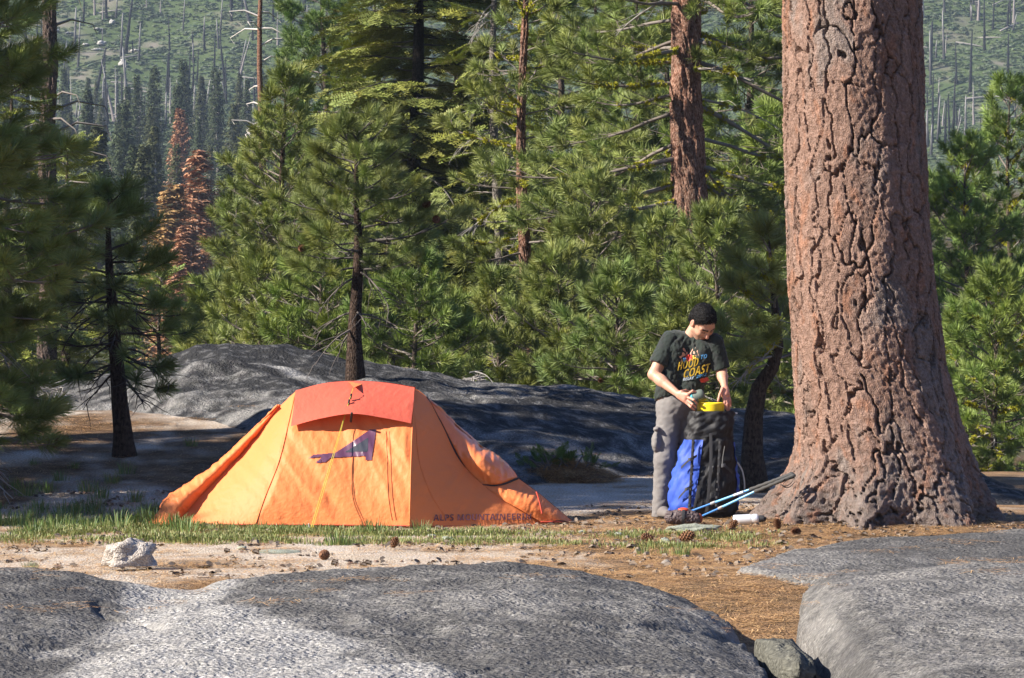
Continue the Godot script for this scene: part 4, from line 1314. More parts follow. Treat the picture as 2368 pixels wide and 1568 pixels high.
func tent() -> void:
	var o := thing("tent", "orange dome tent with coral red vent flap pitched on the sand", "tent", P(820, 1218, 24.0))
	o.position.y = 0.0
	var off := -o.position
	var nylon := paint("orange_nylon", Color(0.75, 0.222, 0.070), 0.58, 0.35)
	nylon.backlight_enabled = true
	nylon.backlight = Color(0.36, 0.12, 0.03)
	nylon.uv1_triplanar = true
	nylon.uv1_scale = Vector3.ONE / 0.55
	relief(nylon, noise_tex(512, 0.014, 4, 61), 0.5)
	var shiny: StandardMaterial3D = nylon.duplicate()
	shiny.resource_name = "coated_orange_nylon"
	shiny.roughness = 0.22
	shiny.metallic_specular = 0.6
	var coral: StandardMaterial3D = nylon.duplicate()
	coral.resource_name = "coral_nylon"
	coral.albedo_color = lin(0.52, 0.100, 0.060)
	coral.backlight = Color(0.30, 0.06, 0.04)
	var red := paint("red_binding", Color(0.50, 0.06, 0.03), 0.7)
	var black := paint("black_webbing", Color(0.018, 0.018, 0.02), 0.7)
	var thread := paint("rust_thread", Color(0.42, 0.11, 0.03), 0.7)
	var line := paint("yellow_cord", Color(0.55, 0.47, 0.05), 0.7)
	M.black = black
	var mid := 24.02
	# [name, rows, nu, nv, folds, material]
	var sheets := [
		["front_panel", V([[683, 906, 23.95, 750, 890, 23.98, 820, 885, 24.0, 890, 889, 23.98, 958, 900, 23.92], [669, 968, 23.73, 742, 964, 23.72, 815, 962, 23.70, 885, 964, 23.67, 954, 968, 23.62],
			[645, 1065, 23.53, 720, 1062, 23.51, 800, 1062, 23.49, 876, 1062, 23.47, 950, 1065, 23.42], [612, 1150, 23.43, 700, 1150, 23.40, 785, 1150, 23.38, 866, 1150, 23.35, 948, 1150, 23.30],
			[590, 1213, 23.38, 680, 1213.5, 23.36, 770, 1214, 23.33, 860, 1215, 23.30, 946, 1216, 23.25]]), 110, 100, [[0.62, 2.6, 0.28, 0.022], [0.30, 6.5, 0.9, 0.0046], [-0.3, 14.0, 5.0, 0.0016]], nylon],
		["left_panel", V([[681, 907, 24.0, 682, 907, 23.98, 683, 906, 23.96, 683, 906, 23.95], [600, 985, 24.0, 630, 978, 23.90, 650, 972, 23.80, 669, 968, 23.73],
			[535, 1060, 23.93, 575, 1062, 23.77, 612, 1064, 23.62, 645, 1065, 23.53], [455, 1150, 23.79, 510, 1150, 23.65, 562, 1150, 23.53, 612, 1150, 23.43],
			[405, 1213, 23.62, 470, 1213, 23.53, 530, 1213, 23.45, 590, 1213, 23.38]]), 80, 90, [[0.85, 2.6, 0.3, 0.009], [0.6, 9.0, 2.0, 0.002]], nylon],
		["left_door_roll", V([[650, 938, 24.02, 645, 936, 23.99, 641, 935, 24.04, 644, 937, 24.1], [592, 1008, 23.93, 585, 1003, 23.88, 578, 1002, 23.97, 580, 1000, 24.1],
			[528, 1082, 23.86, 515, 1072, 23.80, 500, 1072, 23.88, 497, 1078, 24.1], [470, 1142, 23.78, 452, 1130, 23.70, 432, 1120, 23.80, 430, 1125, 24.05],
			[432, 1186, 23.70, 412, 1168, 23.60, 382, 1155, 23.70, 376, 1162, 24.0], [409, 1209, 23.64, 396, 1200, 23.56, 372, 1178, 23.64, 368, 1176, 23.95]]), 46, 100, [[1.3, 6.0, 2.2, 0.012], [0.5, 14.0, 5.0, 0.006]], nylon],
		["left_corner", V([[370, 1177, 23.62, 387, 1188, 23.55, 410, 1206, 23.54], [355, 1194, 23.58, 376, 1200, 23.50, 404, 1210, 23.48], [338, 1212, 23.52, 366, 1214, 23.46, 402, 1215, 23.44]]), 26, 22, [[1.0, 8.0, 3.0, 0.006]], nylon],
		["right_panel", V([[958, 900, 23.92, 967, 904, 23.94, 977, 911, 23.97, 988, 920, 24.0], [954, 968, 23.62, 980, 972, 23.72, 1003, 978, 23.82, 1023, 985, 23.90],
			[950, 1065, 23.42, 990, 1067, 23.55, 1030, 1069, 23.68, 1068, 1072, 23.80], [948, 1150, 23.30, 1020, 1152, 23.46, 1090, 1151, 23.60, 1152, 1149, 23.74],
			[946, 1216, 23.25, 1055, 1217, 23.42, 1165, 1216, 23.60, 1268, 1213, 23.78]]), 100, 100, [[0.5, 3.0, 0.6, 0.006], [-0.6, 5.0, 1.6, 0.005], [1.2, 13.0, 5.0, 0.0025]], nylon],
		["door_flap", V([[986, 918, 24.0, 993, 923, 24.02, 1000, 930, 24.08], [1022, 985, 23.91, 1045, 984, 23.93, 1063, 988, 24.08], [1050, 1040, 23.85, 1085, 1034, 23.84, 1114, 1032, 24.06],
			[1078, 1088, 23.81, 1122, 1068, 23.76, 1162, 1062, 24.02], [1107, 1119, 23.79, 1150, 1110, 23.80, 1190, 1092, 23.98], [1120, 1122, 23.80, 1158, 1121, 23.83, 1197, 1106, 23.98]]), 64, 90, [[0.75, 2.6, 0.7, 0.018], [0.2, 7.0, 3.0, 0.008]], shiny],
		["right_corner", V([[1105, 1120, 23.79, 1150, 1124, 23.80, 1197, 1106, 23.98], [1152, 1150, 23.74, 1198, 1146, 23.76, 1242, 1138, 23.98], [1205, 1180, 23.72, 1246, 1170, 23.74, 1278, 1168, 23.98], [1252, 1208, 23.74, 1296, 1203, 23.78, 1329, 1210, 23.98]]), 54, 60, [[0.9, 5.0, 1.6, 0.011], [-0.4, 11.0, 4.0, 0.005]], nylon],
		["vent_flap", V([[683, 903, 23.93, 750, 886, 23.95, 820, 881, 23.96, 890, 885, 23.95, 958, 896, 23.90], [678, 944, 23.765, 750, 928, 23.755, 817, 921, 23.74, 886, 925, 23.735, 955, 938, 23.71],
			[672, 986, 23.61, 740, 968, 23.57, 814, 957, 23.53, 884, 966, 23.535, 950, 979, 23.545]]), 90, 44, [[1.2, 4.0, 0.8, 0.005], [-0.9, 6.0, 1.2, 0.0042]], coral],
	]
	var grids := {}
	for s in sheets:
		var g := cloth(s[1], s[2], s[3], s[4], s[2] * 0.7)
		grids[s[0]] = [g, s[2], s[3]]
		var front := g.duplicate()
		var rear := g.duplicate()
		for k in g.size():
			front[k] += off
			rear[k].z = -2.0 * mid - g[k].z
			rear[k] += off
		var p := part(s[0], cloth_mesh(front, s[2], s[3]), s[5], o)
		part(s[0], cloth_mesh(rear, s[2], s[3], true), s[5], o)
		if s[0] == "door_flap": p.set_meta("label", "glossy coated door flap hanging slack at the tent's right side")
		if s[0] == "vent_flap": p.set_meta("label", "coral red vent flap over the tent's ridge")
	# seams, zip and hems
	var edge := func(name_: String, col: int, r: float, mat: Material, called: String):
		var q: Array = grids[name_]
		var pts := []
		for j in range(0, q[2], 6): pts.append(q[0][j * q[1] + (q[1] - 1 if col else 0)] + off + Vector3(0, 0, 0.004))
		pts.append(q[0][(q[2] - 1) * q[1] + (q[1] - 1 if col else 0)] + off + Vector3(0, 0, 0.004))
		part(called, cord(pts, r), mat, o)
	edge.call("front_panel", 1, 0.005, nylon, "seam")
	edge.call("front_panel", 0, 0.004, nylon, "seam")
	for uu in [86, 89]:
		var fq: Array = grids.front_panel
		var sp := []
		for j in range(34, fq[2], 6): sp.append(fq[0][j * fq[1] + uu + (j - 34) / 6] + off + Vector3(0, 0, 0.003))
		part("stitched_seam", cord(sp, 0.0018, 4), thread, o)
	var rq: Array = grids.right_panel
	var rs := []
	for j in range(22, rq[2], 6): rs.append(rq[0][j * rq[1] + 6 + (j - 22) / 3] + off + Vector3(0, 0, 0.002))
	part("stitched_seam", cord(rs, 0.0025, 4), nylon, o)
	edge.call("door_flap", 0, 0.009, black, "zip")
	var zp := []
	var df: Array = grids.door_flap
	for i in range(0, df[1], 9): zp.append(df[0][(df[2] - 1) * df[1] + i] + off + Vector3(0, 0, 0.006))
	part("zip", cord(zp, 0.009), black, o)
	for nm in ["front_panel", "left_panel", "right_panel"]:
		var q: Array = grids[nm]
		var pts := []
		for i in range(0, q[1], 9): pts.append(q[0][(q[2] - 1) * q[1] + i] + off)
		pts.append(q[0][q[2] * q[1] - 1] + off)
		part("hem", cord(pts, 0.005), red, o)
	part("binding", cord([P(1240, 1137, 23.74) + off, P(1247, 1160, 23.72) + off, P(1253, 1188, 23.70) + off], 0.006), red, o)
	part("binding", cord([P(1250, 1207, 23.72) + off, P(1290, 1207, 23.76) + off, P(1328, 1210, 23.96) + off], 0.006), red, o)
	part("binding", cord([P(368, 1176, 23.66) + off, P(385, 1190, 23.58) + off, P(405, 1206, 23.58) + off], 0.006), red, o)
	# inner tent: a dark floor tub showing below the fly
	var tub := Acc.new()
	var fl := [P(640, 1219, 23.44), P(944, 1222, 23.33), P(1150, 1219, 23.75), P(1000, 1219, 24.6), P(560, 1219, 24.5)]
	for k in 5:
		var a: Vector3 = fl[k] + off
		var b: Vector3 = fl[(k + 1) % 5] + off
		a.y = 0.004; b.y = 0.004
		tub.quad(a, b, b + Vector3(0, 0.14, 0), a + Vector3(0, 0.14, 0), Color(1, 1, 1))
	part("floor_tub", tub.mesh(false), paint("grey_floor_cloth", Color(0.10, 0.075, 0.08), 0.6), o)
	part("tub_hem", cord([P(700, 1225, 23.40) + off, P(944, 1227, 23.29) + off], 0.004), red, o)
	# tie-out tab, guy line, runners, stake
	var tab := Acc.new()
	var t0: Vector3 = P(803, 881, 23.97) + off
	tab.tri(t0, P(818, 896, 23.76) + off, P(842, 886, 23.95) + off, Color(1, 1, 1))
	part("tie_out_tab", tab.mesh(false), nylon, o)
	var g0: Vector3 = P(818, 897, 23.75) + off
	var g1: Vector3 = P(806, 930, 23.66) + off
	var ground_end: Vector3 = P(717, 1226, 23.05) + off
	part("guy_line", cord([g0, g1, ground_end], 0.0024, 5), line, o)
	part("guy_line", cord([g1, g1.lerp(ground_end, 0.5) + Vector3(0.012, 0, 0), ground_end + Vector3(0.02, 0.02, 0)], 0.0024, 5), line, o)
	for q in [g0.lerp(g1, 0.6), g1]:
		part("line_runner", cord([q + Vector3(0.004, 0.022, 0), q - Vector3(0.004, 0.022, 0)], 0.008), black, o)
	part("stake", cord([ground_end + Vector3(-0.01, 0.05, 0.02), ground_end + Vector3(0.0, -0.06, -0.02)], 0.006), paint("stake_metal", Color(0.6, 0.6, 0.6), 0.3), o)
	part("vent_strut", cord([P(813, 955, 23.50) + off, P(811, 975, 23.62) + off], 0.009), black, o)
	part("toggle", cord([P(590, 994, 23.95) + off, P(587, 1002, 23.90) + off, P(582, 1003, 23.90) + off], 0.007), paint("toggle_plastic", Color(0.12, 0.02, 0.03), 0.4), o)
	# prints
	var fp: Array = grids.front_panel
	var wz := func(x: float, y: float) -> float:
		var z := on_sheet(fp[0], fp[1], fp[2], x, y, "front")
		return z + 0.007 if not is_nan(z) else -23.5
	var poly := PackedVector2Array()
	for q in [[849, 998], [862, 998], [854, 1060], [841, 1060], [842, 1051], [768, 1055], [757, 1064], [737, 1065], [750, 1053], [721, 1056], [732, 1049], [777, 1045], [796, 1033]]:
		var w := P(795.0 + (q[0] - 795.0) * 1.1, 1032.0 + (q[1] - 1032.0) * 1.12, 23.55)
		poly.append(Vector2(w.x, w.y))
	var lg := part("logo_print", stencil(poly, 0.004, wz), paint("purple_vinyl", Color(0.115, 0.045, 0.085), 0.3, 0.6), o)
	lg.position = off
	poly = PackedVector2Array()
	for q in [[846, 1014], [845, 1042], [797, 1044]]:
		var w := P(795.0 + (q[0] - 795.0) * 1.1, 1032.0 + (q[1] - 1032.0) * 1.12, 23.55)
		poly.append(Vector2(w.x, w.y))
	lg = part("clear_window", stencil(poly, 0.006, func(x, y): return wz.call(x, y) + 0.002), paint("clear_vinyl", Color(0.06, 0.06, 0.065), 0.08, 0.7), o)
	lg.position = off
	var rp: Array = grids.right_panel
	var wr := func(x: float, y: float) -> float:
		var z := on_sheet(rp[0], rp[1], rp[2], x, y, "right")
		return z + 0.012 if not is_nan(z) else NAN
	var tx := part("lettering", text_on("ALPS MOUNTAINEERIN", P(1002, 1204, 23.38), P(1228, 1202, 23.7), 0.048, wr), paint("purple_ink", Color(0.10, 0.035, 0.055), 0.5), o)
	tx.position = off
	tx.set_meta("label", "dark purple lettering along the tent's right hem")

# ---------------------------------------------------------------- soft bodies from distance fields
class Field:
	# each row: a, b (ends), ra, rb, blend; or an ellipsoid: centre a, axes basis, radii
	var kind := PackedInt32Array()
	var a := PackedVector3Array()
	var b := PackedVector3Array()
	var r := PackedVector3Array()      # ra, rb, blend
	var inv := []                      # for ellipsoids: Basis that turns world into own axes
	var cut_n := PackedVector3Array()  # what lies on the side of n is cut away
	var cut_d := PackedFloat32Array()
	var rough := 0.0
	var rough_scale := Vector3.ONE
	var noise: FastNoiseLite
	func bone(p: Vector3, q: Vector3, rp: float, rq: float, blend := 0.02) -> void:
		kind.append(0); a.append(p); b.append(q); r.append(Vector3(rp, rq, blend)); inv.append(null)
	func egg(p: Vector3, radii: Vector3, turn := Basis(), blend := 0.02, carve := false) -> void:
		kind.append(2 if carve else 1); a.append(p); b.append(radii); r.append(Vector3(maxf(radii.x, maxf(radii.y, radii.z)), 0, blend)); inv.append(turn.inverse())
	func cut(at: Vector3, n: Vector3) -> void:
		cut_n.append(n.normalized()); cut_d.append(n.normalized().dot(at))
	func one(k: int, p: Vector3) -> float:
		if kind[k] == 0:
			var ab := b[k] - a[k]
			var t := clampf((p - a[k]).dot(ab) / maxf(ab.length_squared(), 1e-9), 0.0, 1.0)
			return (p - a[k] - ab * t).length() - lerpf(r[k].x, r[k].y, t)
		var q: Vector3 = (inv[k] as Basis) * (p - a[k])
		var e := q / b[k]
		var k0 := e.length()
		var k1 := (e / b[k]).length()
		return k0 * (k0 - 1.0) / maxf(k1, 1e-6)
	func at(p: Vector3, which: PackedInt32Array) -> float:
		var d := 1e9
		for k in which:
			var e := one(k, p)
			var bl := r[k].z
			if kind[k] == 2:
				var h := clampf(0.5 - 0.5 * (d + e) / bl, 0.0, 1.0)
				d = lerpf(d, -e, h) + bl * h * (1.0 - h)
			else:
				var h := clampf(0.5 + 0.5 * (e - d) / bl, 0.0, 1.0)
				d = lerpf(e, d, h) - bl * h * (1.0 - h)
		if noise: d += noise.get_noise_3dv(p * rough_scale) * rough
		for k in cut_n.size(): d = maxf(d, p.dot(cut_n[k]) - cut_d[k])
		return d
	func all() -> PackedInt32Array:
		var w := PackedInt32Array()
		for k in kind.size(): w.append(k)
		return w
	func mesh_into(acc: Acc, cell: float, color: Callable) -> void:
		var lo := Vector3(1e9, 1e9, 1e9)
		var hi := -lo
		for k in kind.size():
			if kind[k] == 2: continue
			var m := Vector3.ONE * (maxf(r[k].x, r[k].y) + 0.02)
			lo = lo.min(a[k] - m); hi = hi.max(a[k] + m)
			if kind[k] == 0: lo = lo.min(b[k] - m); hi = hi.max(b[k] + m)
		var B := 6
		var bs := cell * B
		var n := Vector3i(((hi - lo) / bs).ceil())
		var values := {}
		var points := {}
		var sy := 4096
		var sz := 4096 * 4096
		for bz in n.z:
			for by in n.y:
				for bx in n.x:
					var c0 := lo + Vector3(bx, by, bz) * bs
					var mid := c0 + Vector3.ONE * bs * 0.5
					var reach := bs * 0.87 + 0.03 + rough
					var near := PackedInt32Array()
					var best := 1e9
					for k in kind.size():
						var e := one(k, mid)
						if e < reach + r[k].z: near.append(k)
						if kind[k] != 2: best = minf(best, e)
					if best > reach or near.is_empty(): continue
					var v := PackedFloat32Array()
					v.resize((B + 1) * (B + 1) * (B + 1))
					var some := false
					for z in B + 1:
						for y in B + 1:
							for x in B + 1:
								var key := (bx * B + x) + (by * B + y) * sy + (bz * B + z) * sz
								var d: float
								if values.has(key): d = values[key]
								else:
									d = at(c0 + Vector3(x, y, z) * cell, near)
									values[key] = d
								v[x + y * (B + 1) + z * (B + 1) * (B + 1)] = d
								if d < 0.0: some = true
					if not some: continue
					for z in B:
						for y in B:
							for x in B:
								var o := x + y * (B + 1) + z * (B + 1) * (B + 1)
								var s := [v[o], v[o + 1], v[o + B + 1], v[o + B + 2], v[o + 49], v[o + 50], v[o + 49 + B + 1], v[o + 49 + B + 2]]
								var inside := 0
								for q in 8:
									if s[q] < 0.0: inside += 1
								if inside == 0 or inside == 8: continue
								var sum := Vector3.ZERO
								var cnt := 0
								for e in EDGE:
									var u: float = s[e[0]]; var w: float = s[e[1]]
									if (u < 0.0) == (w < 0.0): continue
									sum += (CORNER[e[0]] as Vector3).lerp(CORNER[e[1]], u / (u - w))
									cnt += 1
								var gx := bx * B + x; var gy := by * B + y; var gz := bz * B + z
								points[gx + gy * sy + gz * sz] = acc.v.size()
								var p := lo + (Vector3(gx, gy, gz) + sum / cnt) * cell
								acc.v.append(p)
								acc.c.append(color.call(p))
		for key in points:
			var d0: float = values[key]
			for ax in 3:
				var st: int = [1, sy, sz][ax]
				if not values.has(key + st): continue
				var d1: float = values[key + st]
				if (d0 < 0.0) == (d1 < 0.0): continue
				var s1: int = [sy, sz, 1][ax]
				var s2: int = [sz, 1, sy][ax]
				if not (points.has(key - s1) and points.has(key - s2) and points.has(key - s1 - s2)): continue
				var q := [points[key], points[key - s1], points[key - s1 - s2], points[key - s2]]
				var order := [0, 1, 2, 0, 2, 3] if d0 >= 0.0 else [0, 2, 1, 0, 3, 2]
				for e in order: acc.i.append(q[e])
	const CORNER := [Vector3(0, 0, 0), Vector3(1, 0, 0), Vector3(0, 1, 0), Vector3(1, 1, 0), Vector3(0, 0, 1), Vector3(1, 0, 1), Vector3(0, 1, 1), Vector3(1, 1, 1)]
	const EDGE := [[0, 1], [2, 3], [4, 5], [6, 7], [0, 2], [1, 3], [4, 6], [5, 7], [0, 4], [1, 5], [2, 6], [3, 7]]

func fold_noise(sd: int, f: float) -> FastNoiseLite:
	var n := FastNoiseLite.new()
	n.seed = sd; n.frequency = f; n.fractal_octaves = 3
	return n

func person() -> void:
	var D := 24.0
	var o := thing("person", "hiker in dark green t-shirt and grey cargo trousers looking down into his pack", "person", P(1560, 1209, D))
	o.position.y = ground_y(o.position.x, D)
	var off := -o.position
	var J := func(x: float, y: float, d: float) -> Vector3: return P(x, y, d) + off
	var skin := Color(0.50, 0.275, 0.19)
	var pink := Color(0.56, 0.27, 0.19)
	# ---- joints
	var pelvis: Vector3 = J.call(1563, 935, 24.06)
	var sh_l: Vector3 = J.call(1547, 790, 24.03)
	var sh_r: Vector3 = J.call(1653, 797, 23.99)
	var el_l: Vector3 = J.call(1511, 866, 23.97)
	var wr_l: Vector3 = J.call(1567, 911, 23.78)
	var el_r: Vector3 = J.call(1668, 858, 24.0)
	var wr_r: Vector3 = J.call(1675, 893, 23.85)
	var neck0: Vector3 = J.call(1598, 778, 24.04)
	var head: Vector3 = J.call(1625, 746, 23.95)
	var fwd := Vector3(0.34, -0.82, 0.52).normalized()
	var right := Vector3(0.88, 0.06, -0.42)
	right = (right - fwd * right.dot(fwd)).normalized()
	var up := fwd.cross(right)
	if up.y < 0.0: up = -up
	var hb := Basis(right, up, right.cross(up))
	if hb.z.dot(fwd) < 0.0: hb = Basis(-right, up, (-right).cross(up))
	hb = hb.scaled(Vector3.ONE * 1.16)
	var H := func(x: float, y: float, z: float) -> Vector3: return head + hb * Vector3(x, y, z)
	# ---- body: trunk, legs and arms as one skin
	var body := Acc.new()
	var f := Field.new()
	f.bone(J.call(1543, 925, 24.06), J.call(1563, 815, 24.04), 0.085, 0.095, 0.06)
	f.bone(J.call(1588, 925, 24.06), J.call(1623, 815, 24.02), 0.085, 0.095, 0.06)
	f.bone(neck0, H.call(0.0, -0.03, -0.03), 0.060, 0.056, 0.03)
	f.bone(sh_l, el_l, 0.054, 0.045, 0.03)
	f.bone(el_l, el_l.lerp(wr_l, 0.35), 0.044, 0.045, 0.02)
	f.bone(el_l.lerp(wr_l, 0.3), wr_l, 0.045, 0.028, 0.02)
	f.bone(sh_r, el_r, 0.052, 0.043, 0.03)
	f.bone(el_r, el_r.lerp(wr_r, 0.4), 0.042, 0.041, 0.02)
	f.bone(el_r.lerp(wr_r, 0.35), wr_r, 0.041, 0.026, 0.02)
	var hip_l: Vector3 = J.call(1550, 950, 24.05)
	var hip_r: Vector3 = J.call(1592, 950, 24.10)
	var kn_l: Vector3 = J.call(1536, 1064, 23.98)
	var kn_r: Vector3 = J.call(1592, 1066, 24.10)
	var an_l: Vector3 = J.call(1526, 1190, 24.02)
	var an_r: Vector3 = J.call(1588, 1190, 24.16)
	f.bone(hip_l, kn_l, 0.085, 0.06, 0.04)
	f.bone(kn_l, an_l, 0.058, 0.04, 0.02)
	f.bone(hip_r, kn_r, 0.085, 0.06, 0.04)
	f.bone(kn_r, an_r, 0.058, 0.04, 0.02)
	f.mesh_into(body, 0.013, func(_p): return skin)
	# ---- head
	f = Field.new()
	f.egg(H.call(0, 0.030, -0.012), Vector3(0.076, 0.088, 0.096), hb, 0.02)
	f.egg(H.call(0, -0.035, 0.030), Vector3(0.060, 0.074, 0.060), hb, 0.03)
	f.bone(H.call(-0.008, -0.098, 0.060), H.call(0.008, -0.098, 0.060), 0.0267, 0.0267, 0.03)
	for s in [-1.0, 1.0]:
		f.bone(H.call(s * 0.046, -0.062, 0.005), H.call(s * 0.024, -0.092, 0.048), 0.0302, 0.0255, 0.03)
		f.egg(H.call(s * 0.036, -0.024, 0.062), Vector3(0.022, 0.020, 0.022), hb, 0.025)
		f.bone(H.call(s * 0.012, 0.022, 0.084), H.call(s * 0.045, 0.022, 0.066), 0.0122, 0.0116, 0.018)
	f.bone(H.call(0, 0.014, 0.084), H.call(0, -0.028, 0.105), 0.0104, 0.0157, 0.012)
	f.bone(H.call(-0.011, -0.031, 0.094), H.call(0.011, -0.031, 0.094), 0.0110, 0.0110, 0.008)
	f.bone(H.call(-0.019, -0.060, 0.080), H.call(0.019, -0.060, 0.080), 0.0099, 0.0099, 0.008)
	f.bone(H.call(-0.015, -0.071, 0.079), H.call(0.015, -0.071, 0.079), 0.0099, 0.0099, 0.008)
	for s in [-1.0, 1.0]:
		f.egg(H.call(s * 0.031, 0.004, 0.092), Vector3(0.017, 0.011, 0.013), hb, 0.012, true)
		f.egg(H.call(s * 0.030, 0.003, 0.070), Vector3(0.014, 0.012, 0.013), hb, 0.004)
		f.egg(H.call(s * 0.079, -0.004, -0.006), Vector3(0.010, 0.031, 0.019), hb, 0.008)
		f.egg(H.call(s * 0.090, 0.000, 0.000), Vector3(0.006, 0.017, 0.009), hb, 0.006, true)
	var tone := func(p: Vector3) -> Color:
		var q := hb.inverse() * (p - head)
		var c := skin
		c = c.lerp(Color(0.24, 0.145, 0.11), 0.62 * sm(-0.036, -0.06, q.y) * sm(0.0, 0.03, q.z) * (0.75 + 0.25 * nc.get_noise_3dv(q * 900.0)))
		if q.z > 0.074 and absf(q.x) < 0.022 and absf(q.y + 0.066) < 0.010: c = Color(0.46, 0.17, 0.13)
		if q.z > 0.085 and q.y > -0.045 and q.y < -0.01: c = c.lerp(pink, 0.6)
		if absf(q.x) > 0.072 and absf(q.y) < 0.04: c = pink
		if absf(absf(q.x) - 0.028) < 0.02 and absf(q.y - 0.026) < 0.006 and q.z > 0.06: c = Color(0.03, 0.022, 0.018)
		if absf(absf(q.x) - 0.030) < 0.013 and absf(q.y + 0.004) < 0.0028 and q.z > 0.066: c = Color(0.04, 0.03, 0.025)
		return c
	f.mesh_into(body, 0.0042, tone)
	# ---- hands
	f = Field.new()
	var pl: Vector3 = J.call(1584, 921, 23.74)
	f.bone(wr_l, pl, 0.027, 0.026, 0.02)
	f.bone(J.call(1572, 910, 23.76), J.call(1590, 913, 23.72), 0.018, 0.017, 0.02)
	f.bone(J.call(1571, 918, 23.77), J.call(1589, 931, 23.73), 0.018, 0.016, 0.02)
	var fingers := [[1590, 912, 1601, 904, 1610, 907, 23.70], [1592, 920, 1604, 925, 1611, 933, 23.68], [1591, 927, 1601, 935, 1608, 942, 23.69], [1588, 932, 1597, 941, 1605, 948, 23.70]]
	for q in fingers:
		f.bone(J.call(q[0], q[1], q[6] + 0.03), J.call(q[2], q[3], q[6]), 0.0105, 0.0095, 0.008)
		f.bone(J.call(q[2], q[3], q[6]), J.call(q[4], q[5], q[6] + 0.015), 0.0092, 0.008, 0.004)
	f.bone(J.call(1575, 906, 23.75), J.call(1586, 903, 23.82), 0.013, 0.011, 0.01)
	f.bone(J.call(1586, 903, 23.82), J.call(1597, 907, 23.84), 0.0105, 0.009, 0.004)
	f.mesh_into(body, 0.0042, func(_p): return pink)
	f = Field.new()
	var pr: Vector3 = J.call(1677, 913, 23.80)
	f.bone(wr_r, pr, 0.026, 0.024, 0.02)
	f.bone(J.call(1671, 901, 23.83), J.call(1672, 914, 23.79), 0.016, 0.014, 0.02)
	f.bone(J.call(1680, 901, 23.83), J.call(1683, 912, 23.81), 0.016, 0.013, 0.02)
	for q in [[1672, 914, 1675, 931, 1679, 946, 23.76], [1677, 916, 1681, 935, 1682, 952, 23.76], [1681, 915, 1685, 932, 1686, 948, 23.78], [1684, 911, 1688, 926, 1689, 939, 23.80]]:
		f.bone(J.call(q[0], q[1], q[6] + 0.03), J.call(q[2], q[3], q[6]), 0.0105, 0.0095, 0.008)
		f.bone(J.call(q[2], q[3], q[6]), J.call(q[4], q[5], q[6] + 0.01), 0.0092, 0.008, 0.004)
	f.bone(J.call(1670, 899, 23.80), J.call(1664, 913, 23.76), 0.014, 0.011, 0.012)
	f.bone(J.call(1664, 913, 23.76), J.call(1660, 927, 23.75), 0.0105, 0.009, 0.004)
	f.mesh_into(body, 0.0042, func(_p): return pink)
	var sk := paint("skin", Color(1, 1, 1), 0.5, 0.45, true)
	sk.subsurf_scatter_enabled = true
	sk.subsurf_scatter_strength = 0.12
	part("body", body.mesh(), sk, o)
	# ---- hair
	var hair := Acc.new()
	f = Field.new()
	f.egg(H.call(0, 0.037, -0.018), Vector3(0.080, 0.087, 0.099), hb, 0.02)
	f.egg(H.call(0, -0.02, -0.055), Vector3(0.072, 0.06, 0.055), hb, 0.03)
	f.cut(H.call(0, 0.078, 0.072), hb * Vector3(0, -0.62, 0.78))
	f.noise = fold_noise(8, 1.0); f.rough = 0.008; f.rough_scale = Vector3.ONE * 92.0
	f.mesh_into(hair, 0.0045, func(_p): return Color(1, 1, 1))
	var hn := hair.mesh().surface_get_arrays(0)
	var rl := RandomNumberGenerator.new()
	rl.seed = 5
	for k in hn[Mesh.ARRAY_VERTEX].size():
		if rl.randf() > 0.45: continue
		var p0: Vector3 = hn[Mesh.ARRAY_VERTEX][k]
		var n0: Vector3 = hn[Mesh.ARRAY_NORMAL][k]
		var t := n0.cross(Vector3(rl.randf_range(-1, 1), rl.randf_range(-1, 1), rl.randf_range(-1, 1))).normalized()
		var w := n0.cross(t) * 0.0028
		hair.quad(p0 - w, p0 + w, p0 + n0 * 0.004 + t * 0.005 + w * 0.7, p0 + n0 * 0.004 + t * 0.005 - w * 0.7, Color(1, 1, 1))
		hair.tri(p0 + n0 * 0.004 + t * 0.005 - w * 0.7, p0 + n0 * 0.004 + t * 0.005 + w * 0.7, p0 + n0 * 0.004 + t * 0.014, Color(1, 1, 1))
	part("hair", hair.mesh(), paint("dark_hair", Color(0.010, 0.009, 0.009), 0.7, 0.35, true), o)
	# ---- t-shirt
	var shirt := Acc.new()
	var ts := Field.new()
	ts.bone(J.call(1543, 920, 24.06), J.call(1560, 812, 24.04), 0.104, 0.100, 0.07)
	ts.bone(J.call(1588, 920, 24.06), J.call(1626, 812, 24.02), 0.104, 0.100, 0.07)
	ts.bone(J.call(1562, 782, 24.05), J.call(1636, 788, 24.03), 0.066, 0.062, 0.06)
	ts.bone(sh_l, J.call(1505, 872, 23.98), 0.070, 0.082, 0.04)
	ts.bone(sh_r, J.call(1672, 890, 23.99), 0.066, 0.074, 0.04)
	ts.cut(J.call(1519, 843, 23.99), (el_l - sh_l).normalized() + Vector3(-0.1, 0, 0))
	var base_cuts := ts.cut_n.size()
	ts.noise = fold_noise(15, 1.0); ts.rough = 0.012; ts.rough_scale = Vector3(40, 22, 40)
	# each sleeve ends in a clean cut of its own, so trunk and sleeves are meshed apart and joined
	var trunk_f := Field.new()
	for k in 3: trunk_f.bone(ts.a[k], ts.b[k], ts.r[k].x, ts.r[k].y, ts.r[k].z)
	trunk_f.noise = ts.noise; trunk_f.rough = 0.015; trunk_f.rough_scale = Vector3(36, 24, 36)
	trunk_f.cut(J.call(1560, 917, 24.0), Vector3(0.12, -1, 0.25))
	trunk_f.cut(neck0 + Vector3(0.012, 0.028, 0.0), Vector3(0.18, 0.95, 0.42))
